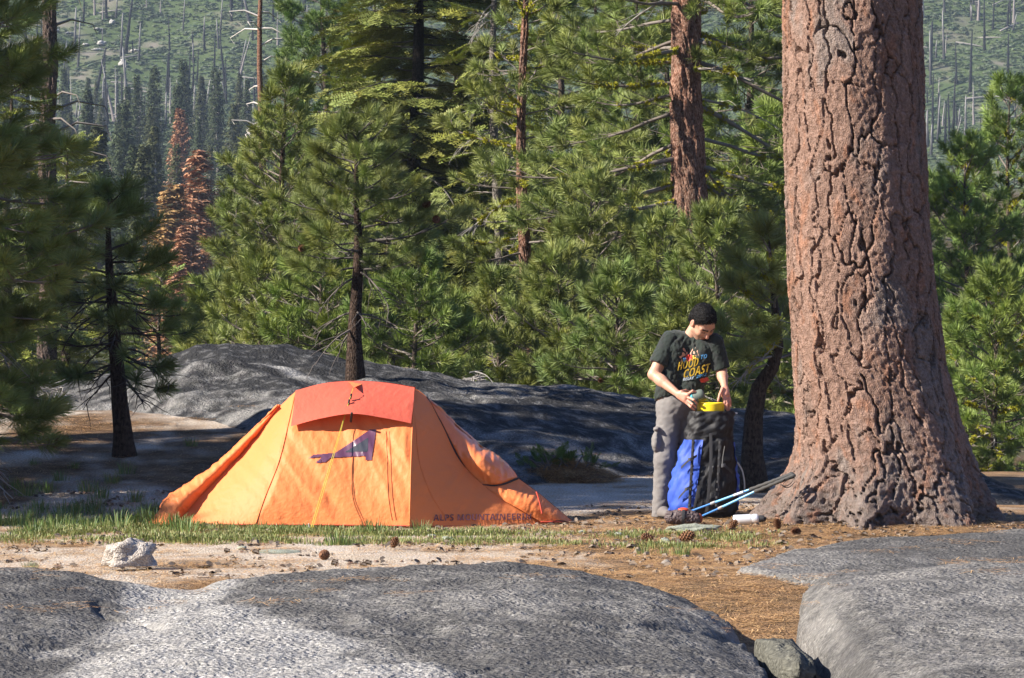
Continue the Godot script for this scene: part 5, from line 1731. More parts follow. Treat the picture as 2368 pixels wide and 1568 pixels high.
	var cloth_c := func(p: Vector3) -> Color:
		var n := 1.0 + 0.15 * nb.get_noise_3dv(p * 60.0)
		return Color(0.030 * n, 0.036 * n, 0.033 * n)
	trunk_f.mesh_into(shirt, 0.010, cloth_c)
	for s in 2:
		var sl := Field.new()
		var a0 := sh_l if s == 0 else sh_r
		var e0 := el_l if s == 0 else el_r
		var dir := (e0 - a0).normalized()
		sl.bone(a0 - dir * 0.02, a0 + dir * 0.32, 0.072, 0.082 if s == 0 else 0.074, 0.02)
		sl.cut(a0 + dir * (0.205 if s == 0 else 0.20), dir)
		sl.noise = ts.noise; sl.rough = 0.012; sl.rough_scale = Vector3(50, 40, 50)
		sl.mesh_into(shirt, 0.010, cloth_c)
	var cotton := paint("dark_cotton", Color(1, 1, 1), 0.9, 0.25, true)
	cotton.rim_enabled = true
	cotton.rim = 0.3
	var tp := part("t_shirt", shirt.mesh(), cotton, o)
	# ---- the print on the shirt, laid on the chest
	var which := trunk_f.all()
	var chest := func(x: float, y: float) -> float:
		var p := Vector3(x, y, 0.6)
		for k in 60:
			var dd := trunk_f.at(p, which)
			if dd < 0.001: break
			p.z -= maxf(dd * 0.8, 0.001)
		return maxf(p.z, 0.02) + 0.007
	var gold := paint("gold_print", Color(0.62, 0.40, 0.03), 0.5)
	var sky_blue := paint("blue_print", Color(0.10, 0.33, 0.62), 0.5)
	var pale := paint("pale_print", Color(0.62, 0.72, 0.80), 0.5)
	var crim := paint("red_print", Color(0.50, 0.05, 0.03), 0.5)
	var put := func(called: String, words: String, x0: float, y0: float, x1: float, y1: float, rise: float, m: Material):
		part(called, text_on(words, J.call(x0, y0, 23.9), J.call(x1, y1, 23.9), rise, chest, rise * 0.18), m, tp)
	put.call("shirt_lettering", "HOOD", 1567, 857, 1613, 846, 0.068, gold)
	put.call("shirt_lettering", "TO", 1619, 831, 1634, 828, 0.034, sky_blue)
	put.call("shirt_lettering", "COAST", 1580, 876, 1640, 860, 0.070, gold)
	put.call("shirt_lettering", "RELAY", 1580, 881, 1604, 877, 0.024, pale)
	put.call("shirt_lettering", "2012", 1610, 875, 1634, 869, 0.024, sky_blue)
	var blob := func(called: String, pts: Array, m: Material):
		var poly := PackedVector2Array()
		for q in pts:
			var w: Vector3 = J.call(q[0], q[1], 23.9)
			poly.append(Vector2(w.x, w.y))
		part(called, stencil(poly, 0.006, func(x, y): return chest.call(x, y) - 0.0015), m, tp)
	blob.call("shirt_emblem", [[1584, 826], [1590, 820], [1600, 820], [1603, 826], [1600, 834], [1588, 836]], crim)
	blob.call("shirt_emblem", [[1580, 828], [1586, 826], [1587, 837], [1581, 838]], sky_blue)
	blob.call("shirt_emblem", [[1602, 823], [1609, 822], [1609, 829], [1603, 831]], gold)
	blob.call("shirt_emblem", [[1618, 878], [1626, 874], [1638, 873], [1641, 879], [1634, 884], [1622, 885]], crim)
	# ---- trousers
	var tr := Acc.new()
	f = Field.new()
	f.egg(pelvis + Vector3(0, 0.0, 0), Vector3(0.152, 0.13, 0.118), Basis(), 0.05)
	f.bone(hip_l, kn_l, 0.108, 0.084, 0.05)
	f.bone(kn_l, an_l + Vector3(0, -0.03, 0), 0.082, 0.066, 0.03)
	f.bone(hip_r, kn_r, 0.104, 0.080, 0.05)
	f.bone(kn_r, an_r + Vector3(0, -0.03, 0), 0.078, 0.064, 0.03)
	f.egg(J.call(1516, 1022, 23.96), Vector3(0.034, 0.085, 0.075), Basis(), 0.015)
	f.egg(J.call(1518, 992, 23.96), Vector3(0.032, 0.018, 0.07), Basis(), 0.012)
	f.noise = fold_noise(33, 1.0); f.rough = 0.009; f.rough_scale = Vector3(16, 26, 16)
	f.cut(J.call(1560, 909, 24.0), Vector3(0.05, 1, 0))
	f.cut(Vector3(0, an_l.y - 0.02, 0), Vector3(0, -1, 0))
	f.mesh_into(tr, 0.011, func(p): return Color(0.182, 0.172, 0.168) * (1.0 + 0.10 * nb.get_noise_3dv(p * 50.0)))
	part("trousers", tr.mesh(), paint("grey_trouser_cloth", Color(1, 1, 1), 0.88, 0.25, true), o)
	var belt := Acc.new()
	belt.tri(J.call(1517, 914, 24.0), J.call(1504, 925, 24.02), J.call(1518, 922, 24.0), Color(1, 1, 1))
	# ---- shoes
	for s in 2:
		var sh := Acc.new()
		f = Field.new()
		var an := an_l if s == 0 else an_r
		var g := 0.0
		var toe := Vector3(0.05 if s == 0 else 0.09, 0, 0.15)
		f.bone(Vector3(an.x, g + 0.05, an.z - 0.04), Vector3(an.x, g + 0.046, an.z) + toe * 0.55, 0.045, 0.044, 0.03)
		f.bone(Vector3(an.x, g + 0.045, an.z) + toe * 0.5, Vector3(an.x, g + 0.038, an.z) + toe, 0.044, 0.034, 0.03)
		f.bone(an, Vector3(an.x, g + 0.06, an.z - 0.01), 0.046, 0.048, 0.03)
		f.cut(Vector3(0, g + 0.003, 0), Vector3(0, -1, 0))
		f.mesh_into(sh, 0.008, func(p): return Color(0.02, 0.02, 0.022) if p.y < 0.02 else Color(0.16, 0.145, 0.135))
		part("shoe", sh.mesh(), paint("grey_shoe", Color(1, 1, 1), 0.8, 0.3, true), o)

# ---------------------------------------------------------------- the hiker's gear
func loft(rows: Array, th0: float, th1: float, n: int, grow: float, wob: float, power: float) -> Acc:
	# rows: [y, x left, x right, z centre, z radius]; a wrap of cloth from angle th0 to th1 (0 = right, PI/2 = to the camera)
	var a := Acc.new()
	var fine := 5
	var m := (rows.size() - 1) * fine + 1
	for j in m:
		var k := mini(j / fine, rows.size() - 2)
		var t := float(j) / fine - k
		var r0: Array = rows[k]
		var r1: Array = rows[k + 1]
		var y := lerpf(r0[0], r1[0], t)
		var xl := lerpf(r0[1], r1[1], t); var xr := lerpf(r0[2], r1[2], t)
		var zc := lerpf(r0[3], r1[3], t); var zr := lerpf(r0[4], r1[4], t)
		for i in n + 1:
			var th := lerpf(th0, th1, float(i) / n)
			var cx := signf(cos(th)) * pow(absf(cos(th)), power)
			var sz := signf(sin(th)) * pow(absf(sin(th)), power)
			var e := grow + wob * (na.get_noise_3d(cos(th) * 16.0, y * 90.0, sin(th) * 16.0) + 0.5 * nb.get_noise_3d(cos(th) * 40.0, y * 160.0, sin(th) * 40.0))
			a.v.append(Vector3((xl + xr) * 0.5 + cx * ((xr - xl) * 0.5 + e), y, zc + sz * (zr + e)))
			a.c.append(Color(1, 1, 1))
	a.grid(n + 1, m, 0)
	for k in range(0, a.i.size(), 3):
		var q := a.i[k + 1]; a.i[k + 1] = a.i[k + 2]; a.i[k + 2] = q
	return a

func gear() -> void:
	var D := 23.80
	var s := K * D
	var gx := func(v: float) -> float: return (v - 1183.5) * s
	var gyv := func(v: float) -> float: return EYE - (v - 784.0) * s
	# ---- backpack
	var o := thing("backpack", "tall black and royal blue backpack standing open in front of the hiker", "backpack", Vector3(gx.call(1625), 0, -D))
	o.position.y = ground_y(o.position.x, D)
	var R := func(vy: float, l: float, r: float, zr: float) -> Array: return [gyv.call(vy) - o.position.y, gx.call(l) - o.position.x, gx.call(r) - o.position.x, 0.0, zr]
	var bottom: Array = R.call(1192, 1556, 1698, 0.13)
	bottom[0] = 0.0
	var rows := [bottom, R.call(1180, 1548, 1704, 0.15), R.call(1140, 1548, 1706, 0.16), R.call(1100, 1558, 1703, 0.15), R.call(1060, 1569, 1699, 0.14), R.call(1020, 1580, 1695, 0.13), R.call(1008, 1584, 1693, 0.125)]
	var nyl := paint("black_pack_cloth", Color(0.014, 0.014, 0.016), 0.6, 0.4)
	var blue := paint("royal_blue_pack_cloth", Color(0.032, 0.080, 0.40), 0.6, 0.4)
	var web := paint("pack_webbing", Color(0.045, 0.045, 0.048), 0.75, 0.3)
	var body := loft(rows, 0.0, TAU, 64, 0.0, 0.030, 0.95)
	var c0 := body.v.size()
	body.v.append(Vector3(0, 0.002, 0)); body.c.append(Color(1, 1, 1))
	for i in 64: body.i.append(c0); body.i.append(i + 1); body.i.append(i)
	part("pack_bag", body.mesh(), nyl, o)
	part("side_panel", loft([rows[1], rows[2], rows[3], rows[4], R.call(1016, 1581, 1695, 0.13)], 1.80, 3.6, 24, 0.009, 0.030, 0.95).mesh(), blue, o)
	part("side_panel", loft([rows[1], rows[2], rows[3], rows[4], R.call(1022, 1581, 1695, 0.13)], -0.6, 0.30, 20, 0.008, 0.03, 0.95).mesh(), blue, o)
	var collar := [R.call(1012, 1583, 1694, 0.128), R.call(1000, 1584, 1694, 0.13), R.call(985, 1588, 1696, 0.13), R.call(968, 1590, 1697, 0.125), R.call(954, 1594, 1698, 0.12), R.call(950, 1598, 1695, 0.112), R.call(962, 1600, 1692, 0.108)]
	part("collar", loft(collar, 0.0, TAU, 64, 0.0, 0.026, 0.9).mesh(), nyl, o)
	var lowp := loft([R.call(1182, 1556, 1700, 0.165), R.call(1150, 1560, 1702, 0.175), R.call(1110, 1570, 1698, 0.168), R.call(1075, 1580, 1694, 0.155)], 0.45, 1.85, 30, 0.0, 0.034, 0.95)
	part("front_pocket", lowp.mesh(), nyl, o)
	var z_at := func(vx: float, vy: float) -> Vector3:    # a point on the front of the pack
		var y: float = gyv.call(vy) - o.position.y
		var x: float = gx.call(vx) - o.position.x
		return Vector3(x, y, 0.165 if vy > 1075 else lerpf(0.135, 0.165, clampf((vy - 1000.0) / 75.0, 0, 1)))
	for vx in [1600.0, 1662.0]:
		var pts := []
		for vy in [1015.0, 1050.0, 1085.0, 1120.0, 1155.0, 1182.0]: pts.append(z_at.call(vx - (vy - 1015.0) * 0.06, vy) + Vector3(0, 0, 0.012))
		part("daisy_chain", ribbon(pts, Vector3(0.022, 0, 0)), web, o)
		for k in 9:
			var q: Vector3 = z_at.call(vx - k * 1.1, 1022.0 + k * 18.0) + Vector3(0, 0, 0.02)
			part("webbing_loop", ribbon([q + Vector3(-0.013, 0, 0), q + Vector3(0, 0.003, 0.006), q + Vector3(0.013, 0, 0)], Vector3(0, 0.018, 0)), web, o)
	for q in [[1572, 1080, 1590, 1062, 1608, 1052], [1566, 1150, 1583, 1130, 1600, 1118], [1556, 1182, 1580, 1176, 1604, 1170], [1690, 1090, 1676, 1078, 1664, 1070]]:
		part("compression_strap", ribbon([z_at.call(q[0], q[1]) + Vector3(0, 0, -0.02), z_at.call(q[2], q[3]) + Vector3(0, 0, 0.02), z_at.call(q[4], q[5]) + Vector3(0, 0, 0.015)], Vector3(0.004, 0.022, 0)), web, o)
	for q in [[1592, 1060], [1584, 1128], [1590, 1174], [1668, 1074]]:
		var bk: Vector3 = z_at.call(q[0], q[1]) + Vector3(0, 0, 0.026)
		part("buckle", ribbon([bk + Vector3(-0.016, -0.004, 0), bk + Vector3(0, 0, 0.004), bk + Vector3(0.016, 0.004, 0)], Vector3(0.002, 0.026, 0)), paint("grey_buckle", Color(0.09, 0.09, 0.095), 0.35), o)
	part("haul_strap", ribbon([z_at.call(1640, 1000) + Vector3(0, 0, 0.02), z_at.call(1640, 1060) + Vector3(0, 0, 0.022), z_at.call(1636, 1120) + Vector3(0, 0, 0.03), z_at.call(1630, 1180) + Vector3(0, 0, 0.03)], Vector3(0.024, 0, 0)), web, o)
	part("hanging_strap", ribbon([z_at.call(1612, 1120) + Vector3(0, 0, 0.02), z_at.call(1606, 1150) + Vector3(0, 0, 0.03), z_at.call(1600, 1180) + Vector3(0, 0, 0.03)], Vector3(0.02, 0, 0)), web, o)
	part("zip_pull_cord", cord([z_at.call(1672, 1030) + Vector3(0, 0, 0.02), z_at.call(1668, 1052) + Vector3(0, 0, 0.02), z_at.call(1666, 1072) + Vector3(0, 0, 0.02)], 0.003), paint("grey_cord", Color(0.12, 0.12, 0.12), 0.6), o)
	part("cord_lock", cord([Vector3(gx.call(1697) - o.position.x, gyv.call(954) - o.position.y, 0.02), Vector3(gx.call(1704) - o.position.x, gyv.call(956) - o.position.y, 0.02)], 0.005), paint("white_plastic", Color(0.6, 0.6, 0.6), 0.4), o)
	var hose := paint("clear_hose", Color(0.42, 0.45, 0.42), 0.25, 0.6)
	var hp := []
	for q in [[1693, 1062], [1705, 1070], [1716, 1088], [1721, 1110], [1722, 1130], [1720, 1148]]:
		hp.append(Vector3(gx.call(q[0]) - o.position.x, gyv.call(q[1]) - o.position.y, -0.03))
	part("drinking_hose", cord(hp, 0.0065, 8), hose, o)
	# ---- bear canister in the pack's mouth
	var cy: float = gyv.call(931)
	o = thing("bear_canister", "bright yellow round canister sticking out of the open pack", "canister", Vector3(gx.call(1643), cy - 0.30, -D))
	var a := Acc.new()
	lathe(a, Vector3.ZERO, Vector3.UP, [[0.001, 0.0], [0.09, 0.0], [0.102, 0.01], [0.106, 0.05], [0.107, 0.24], [0.108, 0.285], [0.105, 0.296], [0.100, 0.300], [0.094, 0.297], [0.092, 0.285], [0.001, 0.283]], 48, Color(1, 1, 1))
	var yel := paint("yellow_plastic", Color(0.80, 0.58, 0.012), 0.32, 0.5)
	part("drum", a.mesh(), yel, o)
	# ---- bag in the hiker's hand
	o = thing("stuff_pouch", "small grey pouch with a teal end held in the hiker's hand", "pouch", P(1610, 918, 23.74))
	var ax := Vector3(0.9, 0.33, 0.1).normalized()
	a = Acc.new()
	lathe(a, -ax * 0.035, ax, [[0.001, -0.005], [0.036, -0.004], [0.043, 0.006], [0.048, 0.03], [0.049, 0.07], [0.044, 0.092], [0.03, 0.10], [0.001, 0.102]], 24, Color(1, 1, 1))
	part("pouch_body", a.mesh(), paint("grey_green_cloth", Color(0.10, 0.125, 0.105), 0.7), o)
	a = Acc.new()
	lathe(a, -ax * 0.05, ax, [[0.001, -0.006], [0.034, -0.004], [0.042, 0.004], [0.0455, 0.02], [0.046, 0.026], [0.04, 0.027]], 24, Color(1, 1, 1))
	part("pouch_end", a.mesh(), paint("teal_cloth", Color(0.02, 0.30, 0.36), 0.6), o)
	a = Acc.new()
	lathe(a, -ax * 0.03, ax, [[0.0485, 0.04], [0.0505, 0.045], [0.0505, 0.095], [0.046, 0.1]], 24, Color(1, 1, 1))
	for k in range(a.i.size() - 3, -1, -3):
		if (a.v[a.i[k]] + a.v[a.i[k + 1]] + a.v[a.i[k + 2]]).y / 3.0 > -0.014: a.i.remove_at(k + 2); a.i.remove_at(k + 1); a.i.remove_at(k)
	part("pouch_panel", a.mesh(), paint("olive_yellow_cloth", Color(0.32, 0.30, 0.03), 0.7), o)
	# ---- stuff sack on the ground
	var sx := gx.call(1580) as float
	var sd := 23.22
	o = thing("stuff_sack", "dark brown stuff sack with an orange lid lying at the hiker's feet", "bag", Vector3((1581 - 1183.5) * K * sd, 0, -sd))
	o.position.y = ground_y(o.position.x, sd)
	var f := Field.new()
	f.bone(Vector3(-0.095, 0.062, 0), Vector3(0.085, 0.052, 0.01), 0.052, 0.05, 0.03)
	f.bone(Vector3(-0.03, 0.075, 0), Vector3(0.04, 0.07, 0), 0.05, 0.046, 0.03)
	f.noise = fold_noise(51, 1.0); f.rough = 0.018; f.rough_scale = Vector3(60, 60, 60)
	f.cut(Vector3(0, 0.002, 0), Vector3(0, -1, 0))
	a = Acc.new()
	f.mesh_into(a, 0.008, func(_p): return Color(1, 1, 1))
	part("sack_body", a.mesh(), paint("brown_sack_cloth", Color(0.075, 0.052, 0.052), 0.65), o)
	part("strap", ribbon([Vector3(-0.012, 0.01, 0.064), Vector3(-0.01, 0.06, 0.075), Vector3(-0.004, 0.115, 0.045), Vector3(0, 0.13, 0)], Vector3(0.022, 0, 0)), M.black, o)
	a = Acc.new()
	f = Field.new()
	f.egg(Vector3(-0.005, 0.118, 0.0), Vector3(0.045, 0.02, 0.035))
	f.mesh_into(a, 0.006, func(_p): return Color(1, 1, 1))
	part("orange_lid", a.mesh(), paint("orange_red_cloth", Color(0.62, 0.07, 0.02), 0.5), o)
	a = Acc.new()
	f = Field.new()
	f.egg(Vector3(0.115, 0.055, 0.0), Vector3(0.03, 0.04, 0.04))
	f.mesh_into(a, 0.008, func(_p): return Color(1, 1, 1))
	part("sack_end", a.mesh(), paint("red_brown_cloth", Color(0.26, 0.06, 0.03), 0.7), o)
	# ---- trekking poles leaning on the root
	var pole := func(label: String, p0: Vector3, p1: Vector3, p2: Vector3, band: bool):
		var t := thing("trekking_pole", label, "trekking pole", p0, "trekking poles by the giant trunk")
		var u := (p2 - p0)
		var tube_blue := paint("blue_anodised_tube", Color(0.02, 0.17, 0.52), 0.3, 0.6)
		part("lower_shaft", cord([Vector3.ZERO - u * 0.10, u * 0.22], 0.0075, 10), tube_blue, t)
		part("upper_shaft", cord([u * 0.20, p1 - p0], 0.0095, 10), paint("pale_blue_tube", Color(0.10, 0.36, 0.66), 0.3, 0.6), t)
		part("twist_lock", cord([u * 0.19, u * 0.235], 0.0125, 10), paint("grey_lock", Color(0.25, 0.26, 0.27), 0.5), t)
		if band: part("white_print", cord([u * 0.42, u * 0.47, u * 0.52], 0.0099, 10), paint("white_decal", Color(0.62, 0.68, 0.72), 0.4), t)
		var g := Acc.new()
		var w := p2 - p1
		var prof := []
		for k in 15: prof.append([0.0135 + 0.0022 * sin(k * 1.6), w.length() * 0.62 * k / 14.0])
		lathe(g, p1 - p0, w, prof, 12, Color(1, 1, 1))
		part("foam_grip", g.mesh(), paint("grey_foam", Color(0.055, 0.053, 0.05), 0.9), t)
		g = Acc.new()
		lathe(g, p1 - p0, w, [[0.013, w.length() * 0.62], [0.016, w.length() * 0.68], [0.015, w.length() * 0.8], [0.017, w.length() * 0.92], [0.02, w.length() * 0.97], [0.012, w.length() * 1.02], [0.001, w.length() * 1.03]], 12, Color(1, 1, 1))
		part("handle", g.mesh(), paint("dark_rubber", Color(0.03, 0.03, 0.03), 0.7), t)
		var e := p2 - p0
		part("wrist_strap", ribbon([e, e + Vector3(0.0, -0.05, 0.03), e + Vector3(-0.05, -0.09, 0.04), e + Vector3(-0.09, -0.07, 0.03), e - w.normalized() * 0.03], Vector3(0.0, 0.006, 0.018)), M.black, t)
		part("tip", cord([-u * 0.10, -u * 0.13], 0.004, 8), paint("steel", Color(0.4, 0.4, 0.4), 0.3), t)
	pole.call("upper blue trekking pole with white print leaning on the root", P(1600, 1181, 23.5), P(1733, 1132.5, 23.22), P(1832, 1096, 22.98), true)
	pole.call("lower bright blue trekking pole leaning on the root", P(1621, 1194, 23.40), P(1745, 1137, 23.16), P(1836, 1099.5, 22.93), false)
	# ---- bottle
	var bd := 23.05
	o = thing("water_bottle", "brushed aluminium water bottle lying beside the tree root", "bottle", Vector3((1727 - 1183.5) * K * bd, 0, -bd))
	o.position.y = ground_y(o.position.x, bd) + 0.041
	ax = Vector3(1, 0.06, 0.12).normalized()
	a = Acc.new()
	lathe(a, -ax * 0.105, ax, [[0.001, 0.0], [0.032, 0.0], [0.039, 0.006], [0.0405, 0.02], [0.0405, 0.125], [0.037, 0.137], [0.0365, 0.145], [0.040, 0.155], [0.040, 0.178], [0.034, 0.19], [0.024, 0.196], [0.022, 0.2]], 32, Color(1, 1, 1))
	var alu := paint("aluminium", Color(0.68, 0.69, 0.70), 0.36, 0.5)
	alu.metallic = 0.35
	part("flask", a.mesh(), alu, o)
	a = Acc.new()
	lathe(a, ax * 0.092, ax, [[0.024, 0.0], [0.027, 0.002], [0.027, 0.035], [0.024, 0.04], [0.012, 0.042], [0.012, 0.055], [0.001, 0.057]], 20, Color(1, 1, 1))
	part("cap", a.mesh(), M.black, o)
	var pr := Acc.new()
	for k in 5:
		var x0 := -0.045 + k * 0.019
		for q in 3:
			var th := 0.55 + q * 0.12
			var y0 := sin(th) * 0.0412; var z0 := cos(th) * 0.0412
			var y1 := sin(th - 0.09) * 0.0412; var z1 := cos(th - 0.09) * 0.0412
			if (k + q) % 4 == 1: continue
			pr.quad(ax * x0 + Vector3(0, y1 - 0.018, z1), ax * x0 + Vector3(0, y0 - 0.018, z0), ax * (x0 + 0.013) + Vector3(0, y0 - 0.018, z0), ax * (x0 + 0.013) + Vector3(0, y1 - 0.018, z1), Color(1, 1, 1))
	part("faded_print", pr.mesh(false), paint("grey_ink", Color(0.10, 0.10, 0.11), 0.6), o).set_meta("kind", "stuff")

# ---------------------------------------------------------------- stones, cones, grass, litter
func blades(count: int, height: float, spread: float, width: float, sd: int, tones: Array) -> ArrayMesh:
	var r := RandomNumberGenerator.new()
	r.seed = sd
	var a := Acc.new()
	for k in count:
		var az := r.randf() * TAU
		var lean := r.randf_range(0.1, 0.9)
		var out := Vector3(cos(az), 0, sin(az))
		var root := out * spread * sqrt(r.randf()) * 0.35
		var h := height * r.randf_range(0.45, 1.1)
		var w := out.cross(Vector3.UP).rotated(Vector3.UP, r.randf_range(-0.8, 0.8)) * width
		var m1 := root + Vector3(0, h * 0.45, 0) + out * h * 0.18 * lean
		var m2 := root + Vector3(0, h * 0.8, 0) + out * h * 0.45 * lean
		var tip := root + Vector3(0, h * lerpf(1.0, 0.78, lean), 0) + out * h * 0.85 * lean
		var c: Color = tones[r.randi() % tones.size()]
		var n := a.v.size()
		for p in [root - w, root + w, m1 - w * 0.8, m1 + w * 0.8, m2 - w * 0.5, m2 + w * 0.5, tip]:
			a.v.append(p); a.c.append(c)
		for q in [0, 2, 1, 1, 2, 3, 2, 4, 3, 3, 4, 5, 4, 6, 5]: a.i.append(n + q)
	return a.mesh()

func stone(label: String, at: Vector3, size: Vector3, sd: int, rough: float, mat: Material, turn := 0.0, called := "stone", group := "", block := 0.0) -> void:
	var o := part(called, stone_mesh(sd, rough, block), mat, self)
	tag(o, label, "stone", group)
	o.position = at
	o.scale = size
	o.rotation.y = turn

func on_ground(vx: float, d: float) -> Vector3:
	var x := (vx - 1183.5) * K * d
	return Vector3(x, ground_y(x, d), -d)

func details() -> void:
	var r := RandomNumberGenerator.new()
	r.seed = 88
	var rocky := paint("pale_broken_granite", Color(0.62, 0.575, 0.52), 0.9, 0.3, true)
	rocky.albedo_texture = speckle(256, 0.04, 0.05, Color(0.55, 0.50, 0.46), Color(1, 1, 1), Color(0.30, 0.26, 0.24), 0.76, 201)
	rocky.uv1_triplanar = true
	rocky.uv1_scale = Vector3.ONE * 0.8
	relief(rocky, noise_tex(256, 0.05, 4, 203), 1.5)
	var lich := paint("lichen_crusted_stone", Color(0.36, 0.38, 0.33), 0.95, 0.2, true)
	lich.albedo_texture = speckle(256, 0.05, 0.06, Color(0.30, 0.31, 0.29), Color(1, 1, 1), Color(0.95, 1.0, 0.75), 0.70, 205)
	lich.uv1_triplanar = true
	lich.uv1_scale = Vector3.ONE * 0.8
	stone("jagged pale stone lying on the sand left of centre", on_ground(302, 19.05) + Vector3(0, 0.075, 0), Vector3(0.165, 0.13, 0.12), 303, 0.30, rocky, 0.4, "stone", "", 0.35)
	stone("flat lichen-crusted stone in front of the brown stuff sack", on_ground(1607, 22.7) + Vector3(0, 0.012, 0), Vector3(0.21, 0.05, 0.13), 305, 0.3, lich, 0.2)
	stone("small white stone on needle litter near the grass", on_ground(1541, 19.5) + Vector3(0, 0.012, 0), Vector3(0.032, 0.028, 0.03), 307, 0.3, rocky)
	stone("small round grey stone beside the dark pine cone", on_ground(1538, 21.6) + Vector3(0, 0.012, 0), Vector3(0.035, 0.03, 0.03), 309, 0.3, lich)
	stone("low grey stone half buried in the sand before the tent", on_ground(640, 20.7) + Vector3(0, -0.005, 0), Vector3(0.16, 0.03, 0.1), 311, 0.2, lich)
	stone("dark flat chip at the left edge of the foreground ledge", on_ground(110, 18.3) + Vector3(0, 0.012, 0), Vector3(0.08, 0.022, 0.04), 313, 0.3, paint("dark_chip", Color(0.12, 0.11, 0.10), 0.9, 0.3, true))
	stone("mossy wedge of granite jammed in the dark crevice", Vector3(1.31, -0.22, -14.6), Vector3(0.10, 0.25, 0.5), 317, 0.16, M.granite_wedge, 0.06, "wedge_stone", "", 0.7)
	for q in [[1035, 21.9], [1048, 21.8], [998, 22.3], [1430, 22.3], [1345, 22.6], [560, 20.9]]:
		stone("small dark stone scattered by the tent's hem and grass", on_ground(q[0], q[1]) + Vector3(0, 0.01, 0), Vector3(r.randf_range(0.02, 0.05), r.randf_range(0.015, 0.03), 0.03), 320 + int(q[0]) % 9, 0.3, lich, r.randf() * 3.0, "pebble", "pebbles near the tent")
	# cones on the ground
	var cones := [[1570, 21.55, "dark open pine cone beside the lichen-crusted stone", 1.25, 1.3], [1510, 21.6, "pine cone lying left of the small round grey stone", 1.0, 1.5], [1800, 22.55, "upright pine cone at the left foot of the giant trunk", 0.95, 0.2],
		[1852, 22.2, "pine cone lying on its side at the foot of the giant trunk", 0.9, 1.4], [1688, 22.6, "brown pine cone between the bottle and the flat stone", 0.9, 0.6], [742, 19.9, "flattened cone in the sand left of the middle", 1.0, 1.5], [907, 20.9, "orange-brown cone stub in the grass before the tent", 0.9, 0.3]]
	for q in cones:
		var o := part("fallen_cone", cone_mesh, M.cone, self)
		tag(o, q[2], "pine cone", "cones on the ground")
		o.position = on_ground(q[0], q[1]) + Vector3(0, 0.03 * sin(float(q[4])) * float(q[3]), 0)
		o.scale = Vector3.ONE * float(q[3])
		o.rotation = Vector3(0.2, q[0] * 0.37, q[4])
	# grass
	M.grass = leaf_paint("grass_blades", Color(1, 1, 1))
	M.grass.backlight = Color(0.5, 0.5, 0.3)
	var green := [Color(0.09, 0.16, 0.035), Color(0.12, 0.19, 0.05), Color(0.13, 0.18, 0.05), Color(0.10, 0.17, 0.05), Color(0.24, 0.24, 0.09)]
	var tall := [blades(60, 0.17, 0.30, 0.0035, 1, green), blades(46, 0.15, 0.25, 0.0035, 2, green)]
	var short := blades(34, 0.042, 0.34, 0.003, 3, [Color(0.15, 0.19, 0.05), Color(0.19, 0.22, 0.07), Color(0.12, 0.16, 0.045), Color(0.26, 0.24, 0.10)])
	var spots := [[], [], []]
	var n := 0
	while n < 1500:
		var d := r.randf_range(20.6, 25.0)
		var x := r.randf_range(-4.6, 1.9)
		if r.randf() * 1.15 > grass_at(x, d): continue
		n += 1
		spots[2].append(Transform3D(Basis(Vector3.UP, r.randf() * TAU).scaled(Vector3.ONE * r.randf_range(0.6, 1.4)), Vector3(x, ground_y(x, d) - 0.004, -d)))
	for k in 105:
		var d := r.randf_range(22.6, 25.0)
		var x := r.randf_range(-4.6, -2.15 - (d - 22.6) * 0.15)
		spots[k % 2].append(Transform3D(Basis(Vector3.UP, r.randf() * TAU).scaled(Vector3.ONE * r.randf_range(0.4, 1.05)), Vector3(x, ground_y(x, d) - 0.01, -d)))
	for q in [[480, 22.9, 0.5], [530, 22.9, 0.6], [600, 22.9, 0.65], [640, 22.9, 0.5], [700, 22.8, 0.45], [760, 22.8, 0.5], [845, 22.7, 0.75], [870, 22.6, 0.9], [890, 22.7, 0.6], [790, 21.6, 0.7], [775, 21.5, 0.8], [805, 21.4, 0.6], [972, 22.9, 0.65], [985, 22.9, 0.5], [65, 18.9, 0.5], [70, 18.95, 0.4], [1490, 20.4, 0.5], [1530, 20.4, 0.45], [1570, 20.3, 0.6], [1580, 20.25, 0.55], [440, 23.0, 0.6], [420, 23.1, 0.7], [660, 22.8, 0.4],
		[30, 26.0, 0.8], [60, 25.6, 0.9], [110, 25.8, 0.8], [140, 26.4, 0.7], [200, 25.9, 0.8], [230, 25.5, 0.9], [260, 26.3, 0.7], [310, 25.3, 0.8], [80, 27.4, 0.5], [170, 27.2, 0.5], [290, 26.8, 0.8], [440, 28.6, 0.6], [150, 29.0, 0.5]]:
		var g := on_ground(q[0], q[1])
		spots[int(q[0]) % 2].append(Transform3D(Basis(Vector3.UP, r.randf() * TAU).scaled(Vector3.ONE * float(q[2])), g))
	tag(many("tall_grass", tall[0], M.grass, spots[0], PackedColorArray(), self), "clumps of tall green grass left of the tent and along its hem", "grass", "", "stuff")
	tag(many("pale_grass", tall[1], M.grass, spots[1], PackedColorArray(), self), "clumps of grass with straw-coloured blades near the tent", "grass", "", "stuff")
	tag(many("short_grass", short, M.grass, spots[2], PackedColorArray(), self), "short sparse grass in a strip before the tent", "grass", "", "stuff")
	# needle litter: little drifts of fallen needles, bark chips, grit
	var lit := Acc.new()
